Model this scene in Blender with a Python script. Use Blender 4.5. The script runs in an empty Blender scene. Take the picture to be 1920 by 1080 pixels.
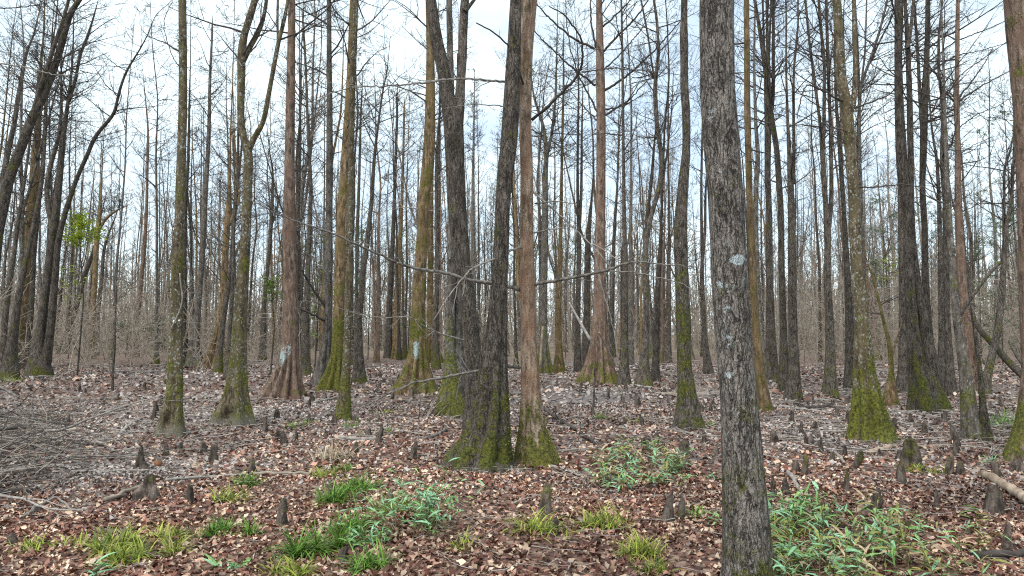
import bpy, math, random
import numpy as np
from mathutils import Vector

# ------------------------------------------------------------------ camera, sky, sun, exposure
SC = bpy.context.scene
F_PX, HORIZON, CAM_H = 1320.0, 622.0, 1.6
PITCH = math.atan((HORIZON - 540.0) / F_PX)
cam_data = bpy.data.cameras.new("camera")
cam_data.sensor_width = 36.0
cam_data.lens = 36.0 * F_PX / 1920.0
cam_data.clip_start, cam_data.clip_end = 0.1, 2000.0
cam = bpy.data.objects.new("camera", cam_data)
SC.collection.objects.link(cam)
cam.location = (0, 0, CAM_H)
cam.rotation_euler = (math.radians(90) + PITCH, 0, 0)
SC.camera = cam

SUN_EL, SUN_AZ = math.radians(58), math.radians(-150)   # azimuth clockwise from +Y
world = bpy.data.worlds.new("World")
SC.world = world
world.use_nodes = True
wn, wl = world.node_tree.nodes, world.node_tree.links
wn.clear()
w_out = wn.new("ShaderNodeOutputWorld")
w_bg = wn.new("ShaderNodeBackground")
w_bg.inputs["Strength"].default_value = 0.1
sky = wn.new("ShaderNodeTexSky")
sky.sky_type = 'NISHITA'
sky.sun_disc = False
sky.sun_elevation, sky.sun_rotation = SUN_EL, SUN_AZ
w_tc = wn.new("ShaderNodeTexCoord")
w_map = wn.new("ShaderNodeMapping")
w_map.inputs["Scale"].default_value = (1.0, 1.0, 2.2)
w_map.inputs["Location"].default_value = (0.35, 0.1, 0.0)
w_noise = wn.new("ShaderNodeTexNoise")
w_noise.inputs["Scale"].default_value = 2.3
w_noise.inputs["Detail"].default_value = 5.0
w_noise.inputs["Roughness"].default_value = 0.55
w_ramp = wn.new("ShaderNodeValToRGB")
w_ramp.color_ramp.elements[0].position, w_ramp.color_ramp.elements[0].color = 0.40, (0.45, 0.45, 0.45, 1)
w_ramp.color_ramp.elements[1].position, w_ramp.color_ramp.elements[1].color = 0.56, (0.97, 0.97, 0.97, 1)
w_mix = wn.new("ShaderNodeMix")
w_mix.data_type = 'RGBA'
w_mix.inputs["B"].default_value = (5.5, 6.5, 6.95, 1)     # overcast cloud layer
wl.new(w_tc.outputs["Generated"], w_map.inputs["Vector"])
wl.new(w_map.outputs["Vector"], w_noise.inputs["Vector"])
wl.new(w_noise.outputs["Fac"], w_ramp.inputs["Fac"])
wl.new(w_ramp.outputs["Color"], w_mix.inputs["Factor"])
wl.new(sky.outputs["Color"], w_mix.inputs["A"])
wl.new(w_mix.outputs["Result"], w_bg.inputs["Color"])
wl.new(w_bg.outputs["Background"], w_out.inputs["Surface"])

sun_data = bpy.data.lights.new("sun", 'SUN')
sun_data.energy, sun_data.angle, sun_data.color = 1.5, math.radians(28), (1.0, 0.97, 0.92)
sun = bpy.data.objects.new("sun", sun_data)
SC.collection.objects.link(sun)
sun_dir = Vector((math.sin(SUN_AZ) * math.cos(SUN_EL), math.cos(SUN_AZ) * math.cos(SUN_EL), math.sin(SUN_EL)))
sun.rotation_euler = sun_dir.to_track_quat('Z', 'Y').to_euler()
sun.location = (0, 0, 60)

SC.view_settings.view_transform = 'Standard'
SC.view_settings.look = 'None'
SC.view_settings.gamma = 1.0
SC.view_settings.use_curve_mapping = False
SC.view_settings.exposure = 1.12
SC.render.engine = 'CYCLES'
SC.cycles.use_denoising = False
SC.cycles.pixel_filter_type = 'BLACKMAN_HARRIS'
SC.cycles.filter_width = 1.15
SC.cycles.max_bounces = 6
SC.cycles.volume_bounces = 1

COL = SC.collection
rng = np.random.default_rng(7)
random.seed(7)
SP, CP = math.sin(PITCH), math.cos(PITCH)

# ------------------------------------------------------------------ numeric helpers
def hash3(ix, iy, iz):
    h = (ix * 73856093) ^ (iy * 19349663) ^ (iz * 83492791)
    h = (h ^ (h >> 13)) * 1274126177
    h = h & 0x7fffffff
    h = (h ^ (h >> 16)) & 0xffff
    return h / 32767.5 - 1.0

def vnoise(p):
    p = np.asarray(p, float)
    i = np.floor(p).astype(np.int64)
    f = p - i
    f = f * f * (3 - 2 * f)
    out = 0
    for dx in (0, 1):
        wx = f[:, 0] if dx else 1 - f[:, 0]
        for dy in (0, 1):
            wy = f[:, 1] if dy else 1 - f[:, 1]
            for dz in (0, 1):
                wz = f[:, 2] if dz else 1 - f[:, 2]
                out = out + wx * wy * wz * hash3(i[:, 0] + dx, i[:, 1] + dy, i[:, 2] + dz)
    return out

def noise2(x, y, s, seed=0):
    return vnoise(np.stack([np.asarray(x, float) * s + seed * 17.3, np.asarray(y, float) * s - seed * 9.1,
                            np.full(np.shape(x), seed * 5.7)], 1))

def gz(x, y):
    """height of the forest floor"""
    x = np.atleast_1d(np.asarray(x, float)); y = np.atleast_1d(np.asarray(y, float))
    return 0.055 * noise2(x, y, 0.55, 1) + 0.035 * noise2(x, y, 1.7, 2) + 0.016 * noise2(x, y, 5.0, 3)

def gz1(x, y):
    return float(gz([x], [y])[0])

def smooth01(t):
    t = np.clip(t, 0, 1)
    return t * t * (3 - 2 * t)

def ray(u, v):
    xc, yc = (u - 960.0) / F_PX, (540.0 - v) / F_PX
    return np.array([xc, CP - yc * SP, SP + yc * CP])

def at(u, v, Y):
    """point seen at pixel (u, v) that stands Y metres ahead of the camera"""
    d = ray(u, v)
    return np.array([0, 0, CAM_H]) + d * (Y / d[1])

def px(Y):
    return Y / F_PX

def ground(u, v):
    d = ray(u, v)
    t = CAM_H / -d[2]
    return np.array([d[0] * t, d[1] * t, 0.0])

def unit(a):
    return a / np.maximum(np.linalg.norm(a, axis=-1, keepdims=True), 1e-9)

# ------------------------------------------------------------------ mesh collector
class MB:
    def __init__(self):
        self.V, self.Q, self.T, self.A, self.n = [], [], [], {}, 0
    def add(self, V, Q=None, T=None, **attrs):
        V = np.asarray(V, float).reshape(-1, 3)
        self.V.append(V)
        if Q is not None: self.Q.append(np.asarray(Q) + self.n)
        if T is not None: self.T.append(np.asarray(T) + self.n)
        for k, a in attrs.items():
            self.A.setdefault(k, []).append((self.n, np.asarray(a, float)))
        self.n += len(V)
    def tubes(self, P, R, k=3, cap=False, **attrs):
        """P (N,n,3) centre lines, R (N,n) radii"""
        P = np.asarray(P, float); R = np.asarray(R, float)
        if P.ndim == 2: P, R = P[None], R[None]
        N, n = P.shape[:2]
        if N == 0: return
        t = np.empty_like(P)
        t[:, 1:-1] = P[:, 2:] - P[:, :-2]
        t[:, 0], t[:, -1] = P[:, 1] - P[:, 0], P[:, -1] - P[:, -2]
        t = unit(t)
        whole = np.abs(unit(P[:, -1] - P[:, 0]))
        ref = np.eye(3)[np.argmin(whole, 1)][:, None, :]
        u = unit(ref - (ref * t).sum(-1, keepdims=True) * t)
        w = np.cross(t, u)
        th = np.arange(k) * (2 * math.pi / k)
        V = P[:, :, None, :] + R[:, :, None, None] * (np.cos(th)[:, None] * u[:, :, None, :] + np.sin(th)[:, None] * w[:, :, None, :])
        idx = np.arange(N * n * k).reshape(N, n, k)
        a = idx[:, :-1]; b = np.roll(a, -1, 2); d = idx[:, 1:]; c = np.roll(d, -1, 2)
        Q = np.stack([a, b, c, d], -1).reshape(-1, 4)
        T = None
        if cap:
            T = np.concatenate([np.stack([idx[:, -1, 0], idx[:, -1, j], idx[:, -1, j + 1]], -1) for j in range(1, k - 1)]
                               + [np.stack([idx[:, 0, 0], idx[:, 0, j + 1], idx[:, 0, j]], -1) for j in range(1, k - 1)])
        self.add(V, Q, T, **{kk: np.broadcast_to(np.asarray(aa, float), (N * n * k,)) if np.ndim(aa) == 0 else aa for kk, aa in attrs.items()})
    def build(self, name, mat, smooth=True, origin=None):
        V = np.concatenate(self.V) if self.V else np.zeros((0, 3))
        if origin is not None: V = V - np.asarray(origin)
        Q = np.concatenate(self.Q) if self.Q else np.zeros((0, 4), int)
        T = np.concatenate(self.T) if self.T else np.zeros((0, 3), int)
        me = bpy.data.meshes.new(name)
        me.vertices.add(len(V))
        me.vertices.foreach_set("co", V.astype(np.float32).ravel())
        me.loops.add(Q.size + T.size)
        me.loops.foreach_set("vertex_index", np.concatenate([Q.ravel(), T.ravel()]).astype(np.int32))
        me.polygons.add(len(Q) + len(T))
        starts = np.concatenate([np.arange(len(Q)) * 4, Q.size + np.arange(len(T)) * 3]).astype(np.int32)
        me.polygons.foreach_set("loop_start", starts)
        me.polygons.foreach_set("use_smooth", np.full(len(Q) + len(T), smooth))
        for k, parts in self.A.items():
            dim = 1 if parts[0][1].ndim == 1 else parts[0][1].shape[1]
            if dim == 1:
                arr = np.zeros(len(V))
                for s, a in parts: arr[s:s + len(a)] = a
                at_ = me.attributes.new(k, 'FLOAT', 'POINT')
                at_.data.foreach_set("value", arr.astype(np.float32))
            else:
                arr = np.ones((len(V), 4))
                for s, a in parts: arr[s:s + len(a), :dim] = a
                at_ = me.attributes.new(k, 'FLOAT_COLOR', 'POINT')
                at_.data.foreach_set("color", arr.astype(np.float32).ravel())
        me.update()
        me.validate()
        if mat is not None: me.materials.append(mat)
        return me

def link(name, me, parent=None, loc=None):
    o = bpy.data.objects.new(name, me)
    COL.objects.link(o)
    if parent is not None: o.parent = parent
    if loc is not None: o.location = loc
    return o

def tag(o, label=None, cat=None, group=None, kind=None):
    if label: o["label"] = label
    if cat: o["category"] = cat
    if group: o["group"] = group
    if kind: o["kind"] = kind
    return o

# ------------------------------------------------------------------ materials
def new_mat(name):
    m = bpy.data.materials.new(name)
    m.use_nodes = True
    nt = m.node_tree
    nt.nodes.clear()
    out = nt.nodes.new("ShaderNodeOutputMaterial")
    b = nt.nodes.new("ShaderNodeBsdfPrincipled")
    nt.links.new(b.outputs[0], out.inputs["Surface"])
    return m, nt, b

def N(nt, typ, **kw):
    n = nt.nodes.new(typ)
    for k, v in kw.items():
        if hasattr(n, k): setattr(n, k, v)
        else: n.inputs[k.replace("_", " ")].default_value = v
    return n

def mixc(nt, fac, a, b):
    m = nt.nodes.new("ShaderNodeMix"); m.data_type = 'RGBA'
    for s, x in (("Factor", fac), ("A", a), ("B", b)):
        if isinstance(x, bpy.types.NodeSocket): nt.links.new(x, m.inputs[s])
        elif s == "Factor": m.inputs[s].default_value = x
        else: m.inputs[s].default_value = (*x, 1) if len(x) == 3 else x
    return m.outputs["Result"]

def mathn(nt, op, a, b=None, clamp=False):
    m = nt.nodes.new("ShaderNodeMath"); m.operation = op; m.use_clamp = clamp
    for i, x in enumerate((a, b)):
        if x is None: continue
        if isinstance(x, bpy.types.NodeSocket): nt.links.new(x, m.inputs[i])
        else: m.inputs[i].default_value = x
    return m.outputs[0]

def ramp(nt, fac, stops):
    r = nt.nodes.new("ShaderNodeValToRGB")
    while len(r.color_ramp.elements) < len(stops): r.color_ramp.elements.new(0.5)
    for e, (p, c) in zip(r.color_ramp.elements, stops):
        e.position = p
        e.color = (*c, 1) if not np.isscalar(c) else (c, c, c, 1)
    nt.links.new(fac, r.inputs["Fac"])
    return r.outputs["Color"]

def noise_tex(nt, vec, scale, detail=3.0, rough=0.55):
    n = nt.nodes.new("ShaderNodeTexNoise")
    n.inputs["Scale"].default_value = scale
    n.inputs["Detail"].default_value = detail
    n.inputs["Roughness"].default_value = rough
    nt.links.new(vec, n.inputs["Vector"])
    return n.outputs["Fac"]

def mapped(nt, vec, scale):
    m = nt.nodes.new("ShaderNodeMapping")
    m.inputs["Scale"].default_value = scale
    nt.links.new(vec, m.inputs["Vector"])
    return m.outputs["Vector"]

def bark(name, dark, light, tint=None, fur=26.0, stretch=0.12, bump=0.6, lichen=0.0, plates=False,
         moss_c=((0.030, 0.034, 0.011), (0.165, 0.168, 0.022)), blaze_c=(0.40, 0.49, 0.48), stringy=False):
    m, nt, b = new_mat(name)
    tc = nt.nodes.new("ShaderNodeTexCoord")
    ob = tc.outputs["Object"]
    info = nt.nodes.new("ShaderNodeObjectInfo")
    wob = nt.nodes.new("ShaderNodeVectorMath"); wob.operation = 'MULTIPLY_ADD'
    nz = nt.nodes.new("ShaderNodeTexNoise"); nz.inputs["Scale"].default_value = 9.0; nz.inputs["Detail"].default_value = 4.0
    nt.links.new(ob, nz.inputs["Vector"])
    nt.links.new(nz.outputs["Color"], wob.inputs[0])
    wob.inputs[1].default_value = (0.05, 0.05, 0.05)
    nt.links.new(ob, wob.inputs[2])
    vec = wob.outputs[0]
    sv = mapped(nt, vec, (1, 1, stretch))
    f1 = noise_tex(nt, sv, fur, 4.0, 0.62)
    h = f1
    if plates:
        def fissures(n, width):
            return ramp(nt, mathn(nt, 'ABSOLUTE', mathn(nt, 'SUBTRACT', n, 0.5)), [(0.0, 0.18), (width, 1.0)])
        fb = noise_tex(nt, mapped(nt, vec, (1, 1, stretch)), fur * 1.0, 2.0, 0.5)
        fc = noise_tex(nt, mapped(nt, vec, (1, 1, stretch * 1.8)), fur * 2.1, 2.0, 0.5)
        e = mathn(nt, 'ADD', mathn(nt, 'MULTIPLY', fissures(fb, 0.07), 0.62), mathn(nt, 'MULTIPLY', fissures(fc, 0.09), 0.38))
        h = mathn(nt, 'MULTIPLY', e, mathn(nt, 'ADD', mathn(nt, 'MULTIPLY', f1, 0.5), 0.5))
    fine = noise_tex(nt, vec, 70.0, 4.0, 0.7)
    med = noise_tex(nt, mapped(nt, vec, (1, 1, 0.4)), 11.0, 5.0, 0.7)
    hh = mathn(nt, 'ADD', h, mathn(nt, 'ADD', mathn(nt, 'MULTIPLY', fine, 0.4), mathn(nt, 'MULTIPLY', med, 0.8)))
    colf = mathn(nt, 'ADD', mathn(nt, 'ADD', mathn(nt, 'MULTIPLY', h, 0.75), mathn(nt, 'MULTIPLY', fine, 0.45)), mathn(nt, 'MULTIPLY', mathn(nt, 'SUBTRACT', med, 0.5), 1.1))
    colf = mathn(nt, 'SUBTRACT', colf, 0.06)
    c = ramp(nt, colf, [(0.28, tuple(x * 0.55 for x in dark)), (0.45, dark), (0.72, light), (0.9, tuple(min(1, x * 1.35) for x in light))])
    big = noise_tex(nt, ob, 2.2, 4.0)
    if tint is not None:
        c = mixc(nt, ramp(nt, big, [(0.42, 0.0), (0.62, 0.75)]), c, tint)
    # pale crust lichen in spots
    if lichen > 0:
        spot = mathn(nt, 'ADD', noise_tex(nt, mapped(nt, vec, (1, 1, 0.7)), 34.0, 2.0, 0.5), mathn(nt, 'MULTIPLY', noise_tex(nt, ob, 2.6, 3.0), 0.55 * lichen))
        spot = ramp(nt, spot, [(0.80, 0.0), (0.90, 0.75)])
        c = mixc(nt, spot, c, (0.34, 0.36, 0.33))
    # moss from the mesh attribute, broken up by noise
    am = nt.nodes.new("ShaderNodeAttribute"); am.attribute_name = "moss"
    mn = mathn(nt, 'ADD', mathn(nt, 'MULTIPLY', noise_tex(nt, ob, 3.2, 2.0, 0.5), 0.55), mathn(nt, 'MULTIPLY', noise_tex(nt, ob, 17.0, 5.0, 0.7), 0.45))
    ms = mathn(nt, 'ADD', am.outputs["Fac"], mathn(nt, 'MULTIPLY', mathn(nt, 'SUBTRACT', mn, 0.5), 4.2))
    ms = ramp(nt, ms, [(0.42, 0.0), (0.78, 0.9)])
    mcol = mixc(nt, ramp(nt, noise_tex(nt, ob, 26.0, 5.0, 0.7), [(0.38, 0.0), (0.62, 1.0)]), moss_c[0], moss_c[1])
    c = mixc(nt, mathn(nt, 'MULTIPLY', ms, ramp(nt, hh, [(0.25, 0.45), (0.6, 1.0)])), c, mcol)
    # crusty pale blue-green patch
    ab = nt.nodes.new("ShaderNodeAttribute"); ab.attribute_name = "blaze"
    bs = mathn(nt, 'ADD', ab.outputs["Fac"], mathn(nt, 'MULTIPLY', mathn(nt, 'SUBTRACT', noise_tex(nt, vec, 22.0, 4.0, 0.7), 0.5), 1.6))
    bs = mathn(nt, 'MULTIPLY', ramp(nt, bs, [(0.46, 0.0), (0.62, 0.9)]), ramp(nt, hh, [(0.3, 0.25), (0.6, 1.0)]))
    c = mixc(nt, bs, c, blaze_c)
    # dried grey mud on the foot
    au = nt.nodes.new("ShaderNodeAttribute"); au.attribute_name = "mud"
    mu = ramp(nt, mathn(nt, 'ADD', au.outputs["Fac"], mathn(nt, 'MULTIPLY', mathn(nt, 'SUBTRACT', mn, 0.5), 3.0)), [(0.35, 0.0), (0.9, 0.65)])
    c = mixc(nt, mu, c, ramp(nt, fine, [(0.3, (0.085, 0.072, 0.058)), (0.7, (0.24, 0.21, 0.18))]))
    # whole-tree variation
    hv = nt.nodes.new("ShaderNodeHueSaturation")
    hv.inputs["Saturation"].default_value = 1.0
    nt.links.new(mathn(nt, 'ADD', mathn(nt, 'MULTIPLY', info.outputs["Random"], 0.45), 0.78), hv.inputs["Value"])
    nt.links.new(c, hv.inputs["Color"])
    nt.links.new(hv.outputs["Color"], b.inputs["Base Color"])
    b.inputs["Roughness"].default_value = 0.92
    b.inputs["Specular IOR Level"].default_value = 0.2
    bp = nt.nodes.new("ShaderNodeBump")
    bp.inputs["Strength"].default_value = bump
    bp.inputs["Distance"].default_value = 0.03
    nt.links.new(hh, bp.inputs["Height"])
    nt.links.new(bp.outputs["Normal"], b.inputs["Normal"])
    return m

def plain(name, c1, c2, scale=12.0, rough=0.9, stretch=(1, 1, 1), bump=0.3, var=0.35, coord="Object"):
    m, nt, b = new_mat(name)
    tc = nt.nodes.new("ShaderNodeTexCoord")
    f = noise_tex(nt, mapped(nt, tc.outputs[coord], stretch), scale, 4.0)
    c = ramp(nt, f, [(0.35, c1), (0.65, c2)])
    info = nt.nodes.new("ShaderNodeObjectInfo")
    hv = nt.nodes.new("ShaderNodeHueSaturation")
    nt.links.new(mathn(nt, 'ADD', mathn(nt, 'MULTIPLY', info.outputs["Random"], var), 1 - var / 2), hv.inputs["Value"])
    nt.links.new(c, hv.inputs["Color"])
    nt.links.new(hv.outputs["Color"], b.inputs["Base Color"])
    b.inputs["Roughness"].default_value = rough
    b.inputs["Specular IOR Level"].default_value = 0.25
    if bump:
        bp = nt.nodes.new("ShaderNodeBump"); bp.inputs["Strength"].default_value = bump; bp.inputs["Distance"].default_value = 0.02
        nt.links.new(f, bp.inputs["Height"]); nt.links.new(bp.outputs["Normal"], b.inputs["Normal"])
    return m

def attr_mat(name, rough=0.6, transl=0.0, spec=0.35, nscale=25.0):
    """per-vertex colour of each single leaf or blade, with fine mottling"""
    m, nt, b = new_mat(name)
    a = nt.nodes.new("ShaderNodeAttribute"); a.attribute_name = "col"
    tc = nt.nodes.new("ShaderNodeTexCoord")
    f = noise_tex(nt, tc.outputs["Object"], nscale, 3.0)
    hv = nt.nodes.new("ShaderNodeHueSaturation")
    nt.links.new(mathn(nt, 'ADD', mathn(nt, 'MULTIPLY', f, 0.8), 0.6), hv.inputs["Value"])
    nt.links.new(a.outputs["Color"], hv.inputs["Color"])
    nt.links.new(hv.outputs["Color"], b.inputs["Base Color"])
    b.inputs["Roughness"].default_value = rough
    b.inputs["Specular IOR Level"].default_value = spec
    if transl:
        tr = nt.nodes.new("ShaderNodeBsdfTranslucent")
        nt.links.new(hv.outputs["Color"], tr.inputs["Color"])
        mx = nt.nodes.new("ShaderNodeMixShader"); mx.inputs[0].default_value = transl
        nt.links.new(b.outputs[0], mx.inputs[1]); nt.links.new(tr.outputs[0], mx.inputs[2])
        nt.links.new(mx.outputs[0], [n for n in nt.nodes if n.type == 'OUTPUT_MATERIAL'][0].inputs["Surface"])
    return m

M = {
    'dark':   bark('dark_furrowed_bark', (0.048, 0.038, 0.030), (0.150, 0.125, 0.103), fur=34, stretch=0.16, bump=0.8, plates=True, lichen=0.5),
    'near':   bark('near_furrowed_bark', (0.085, 0.072, 0.062), (0.275, 0.240, 0.208), fur=36, stretch=0.15, bump=1.0, plates=True, lichen=0.6, blaze_c=(0.60, 0.67, 0.68)),
    'spotted': bark('lichen_spotted_bark', (0.060, 0.045, 0.027), (0.190, 0.148, 0.092), tint=(0.105, 0.085, 0.045), fur=24, stretch=0.35, bump=0.7, lichen=0.8),
    'grey':   bark('grey_bark', (0.070, 0.058, 0.048), (0.190, 0.165, 0.140), fur=28, stretch=0.2, bump=0.7, lichen=0.7),
    'brown':  bark('brown_stringy_bark', (0.085, 0.056, 0.030), (0.330, 0.225, 0.130), tint=(0.175, 0.125, 0.055), fur=36, stretch=0.07, bump=0.8, lichen=0.5),
    'red':    bark('red_stringy_bark', (0.090, 0.062, 0.046), (0.320, 0.228, 0.175), tint=(0.195, 0.122, 0.088), fur=38, stretch=0.07, bump=0.8, lichen=0.5),
    'pale':   bark('pale_peeling_bark', (0.130, 0.092, 0.064), (0.450, 0.345, 0.255), tint=(0.27, 0.150, 0.095), fur=40, stretch=0.09, bump=1.0, lichen=0.5),
    'twig':   plain('dark_twig_bark', (0.045, 0.036, 0.031), (0.095, 0.080, 0.070), 9.0, bump=0.0),
    'twig_brown': plain('brown_twig_bark', (0.070, 0.054, 0.040), (0.140, 0.110, 0.085), 9.0, bump=0.0),
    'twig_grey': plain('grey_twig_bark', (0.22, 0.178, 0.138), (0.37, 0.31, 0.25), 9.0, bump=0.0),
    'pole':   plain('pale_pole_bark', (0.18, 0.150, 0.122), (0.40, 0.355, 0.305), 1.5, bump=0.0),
    'deadwood': plain('bleached_dead_wood', (0.19, 0.165, 0.145), (0.38, 0.34, 0.30), 14.0, bump=0.3),
    'limbwood': plain('lichened_branch_bark', (0.10, 0.088, 0.075), (0.27, 0.245, 0.215), 22.0, bump=0.3),
    'knee':   bark('cypress_knee_bark', (0.050, 0.038, 0.030), (0.165, 0.130, 0.108), fur=30, stretch=0.2, bump=0.7, lichen=0.25),
    'log':    plain('pale_log_wood', (0.24, 0.17, 0.12), (0.46, 0.36, 0.27), 9.0, stretch=(1, 1, 1), bump=0.5),
    'leaf_litter': attr_mat('dry_leaf', 0.55, 0.0, 0.4, 30.0),
    'grass':  attr_mat('grass_blade', 0.5, 0.25, 0.35, 20.0),
    'cane_green': plain('cane_leaf_green', (0.11, 0.23, 0.05), (0.22, 0.38, 0.12), 12.0, 0.45, bump=0.0, var=0.7),
    'cane_blue': plain('cane_leaf_bluish', (0.13, 0.29, 0.14), (0.26, 0.45, 0.26), 12.0, 0.4, bump=0.0, var=0.6),
    'cane_yellow': plain('cane_leaf_yellow', (0.17, 0.19, 0.035), (0.30, 0.27, 0.08), 12.0, 0.5, bump=0.0, var=0.5),
    'cane_dead': plain('cane_leaf_dead', (0.26, 0.18, 0.10), (0.42, 0.32, 0.20), 12.0, 0.7, bump=0.0, var=0.5),
    'cane_stem': plain('cane_stem', (0.10, 0.10, 0.035), (0.21, 0.17, 0.07), 20.0, 0.6, bump=0.0),
    'spring_leaf': attr_mat('spring_leaf', 0.5, 0.4, 0.3, 6.0),
    'fungus': plain('white_fungus', (0.55, 0.55, 0.52), (0.75, 0.76, 0.74), 30.0, 0.8),
    'rot':    plain('rotten_wood', (0.10, 0.045, 0.022), (0.33, 0.15, 0.07), 16.0, 0.9, bump=0.6),
}

# ------------------------------------------------------------------ forest floor
def silt(x, y):
    """where flood water left grey silt on the leaves"""
    s = np.zeros(np.shape(x))
    for (u, v, rx, ry, a) in ((110, 880, 1.9, 1.4, 1.0), (210, 800, 2.2, 2.6, 0.75), (440, 775, 2.6, 2.0, 1.0), (1110, 745, 5.5, 3.0, 0.95),
                              (1560, 800, 4.5, 4.0, 0.65), (330, 700, 7.0, 5.0, 0.55), (700, 745, 4.0, 3.0, 0.5), (1800, 790, 3.0, 3.0, 0.6), (1000, 690, 16.0, 9.0, 0.55)):
        g = ground(u, v)
        s = np.maximum(s, a * np.exp(-((x - g[0]) / rx) ** 2 - ((y - g[1]) / ry) ** 2))
    s = s + 0.35 * noise2(x, y, 0.8, 11) * (s > 0.05)
    return np.clip(s, 0, 1)

def axis(dense, step, far, n):
    a = np.arange(0, dense, step)
    b = dense + (far - dense) * (np.geomspace(1, 60, n) - 1) / 59
    return np.concatenate([a, b])
gx = axis(15.0, 0.13, 260.0, 26); gx = np.concatenate([-gx[:0:-1], gx])
gy = np.concatenate([np.linspace(-25, 2.8, 12), 3.0 * np.geomspace(1, 14, 230), 42 * np.geomspace(1.05, 8.0, 30)])
X, Yg = np.meshgrid(gx, gy)
xs_, ys_ = X.ravel(), Yg.ravel()
gm = MB()
idx = np.arange(X.size).reshape(X.shape)
gm.add(np.stack([xs_, ys_, gz(xs_, ys_)], 1), np.stack([idx[:-1, :-1], idx[:-1, 1:], idx[1:, 1:], idx[1:, :-1]], -1).reshape(-1, 4), None, silt=silt(xs_, ys_))
m, nt, b = new_mat('forest_floor')
geo = nt.nodes.new("ShaderNodeNewGeometry")
pos = geo.outputs["Position"]
n1 = noise_tex(nt, pos, 1.3, 5.0)
vo = nt.nodes.new("ShaderNodeTexVoronoi"); vo.inputs["Scale"].default_value = 17.0
nt.links.new(pos, vo.inputs["Vector"])
leafc = ramp(nt, nt.nodes.new("ShaderNodeSeparateColor").outputs[0], [(0.0, (0.045, 0.018, 0.012)), (0.3, (0.10, 0.045, 0.030)), (0.6, (0.20, 0.115, 0.080)), (0.9, (0.36, 0.25, 0.18))])
sep = [n for n in nt.nodes if n.type == 'SEPARATE_COLOR'][0]
nt.links.new(vo.outputs["Color"], sep.inputs[0])
soil = ramp(nt, n1, [(0.3, (0.045, 0.022, 0.016)), (0.7, (0.095, 0.050, 0.036))])
c = mixc(nt, 0.72, soil, leafc)
greyc = ramp(nt, noise_tex(nt, pos, 9.0, 5.0, 0.65), [(0.3, (0.09, 0.075, 0.070)), (0.7, (0.30, 0.27, 0.255))])
sa = nt.nodes.new("ShaderNodeAttribute"); sa.attribute_name = "silt"
c = mixc(nt, mathn(nt, 'MULTIPLY', sa.outputs["Fac"], 0.8), c, greyc)
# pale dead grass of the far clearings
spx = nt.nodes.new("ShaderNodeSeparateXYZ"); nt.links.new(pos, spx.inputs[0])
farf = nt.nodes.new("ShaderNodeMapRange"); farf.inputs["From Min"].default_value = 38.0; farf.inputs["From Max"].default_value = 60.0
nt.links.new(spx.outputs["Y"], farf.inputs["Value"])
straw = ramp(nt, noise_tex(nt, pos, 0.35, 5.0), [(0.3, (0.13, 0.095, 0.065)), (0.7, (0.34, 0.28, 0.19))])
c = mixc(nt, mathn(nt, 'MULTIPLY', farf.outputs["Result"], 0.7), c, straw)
nt.links.new(c, b.inputs["Base Color"])
b.inputs["Roughness"].default_value = 0.9
bp = nt.nodes.new("ShaderNodeBump"); bp.inputs["Strength"].default_value = 0.8; bp.inputs["Distance"].default_value = 0.04
nt.links.new(mathn(nt, 'ADD', vo.outputs["Distance"], noise_tex(nt, pos, 30.0, 3.0)), bp.inputs["Height"])
nt.links.new(bp.outputs["Normal"], b.inputs["Normal"])
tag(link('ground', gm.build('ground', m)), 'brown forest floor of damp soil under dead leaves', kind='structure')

# ------------------------------------------------------------------ trees
def resample(pts, rad, step, sm=3):
    pts, rad = np.asarray(pts, float), np.asarray(rad, float)
    s = np.concatenate([[0], np.cumsum(np.linalg.norm(np.diff(pts, axis=0), axis=1))])
    n = max(4, int(s[-1] / step) + 1)
    q = np.linspace(0, s[-1], n)
    P = np.stack([np.interp(q, s, pts[:, i]) for i in range(3)], 1)
    R = np.interp(q, s, rad)
    k = max(sm, int(0.22 / step))
    for _ in range(k):
        P[1:-1] = 0.25 * P[:-2] + 0.5 * P[1:-1] + 0.25 * P[2:]
        R[1:-1] = 0.25 * R[:-2] + 0.5 * R[1:-1] + 0.25 * R[2:]
    return P, R, q

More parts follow.
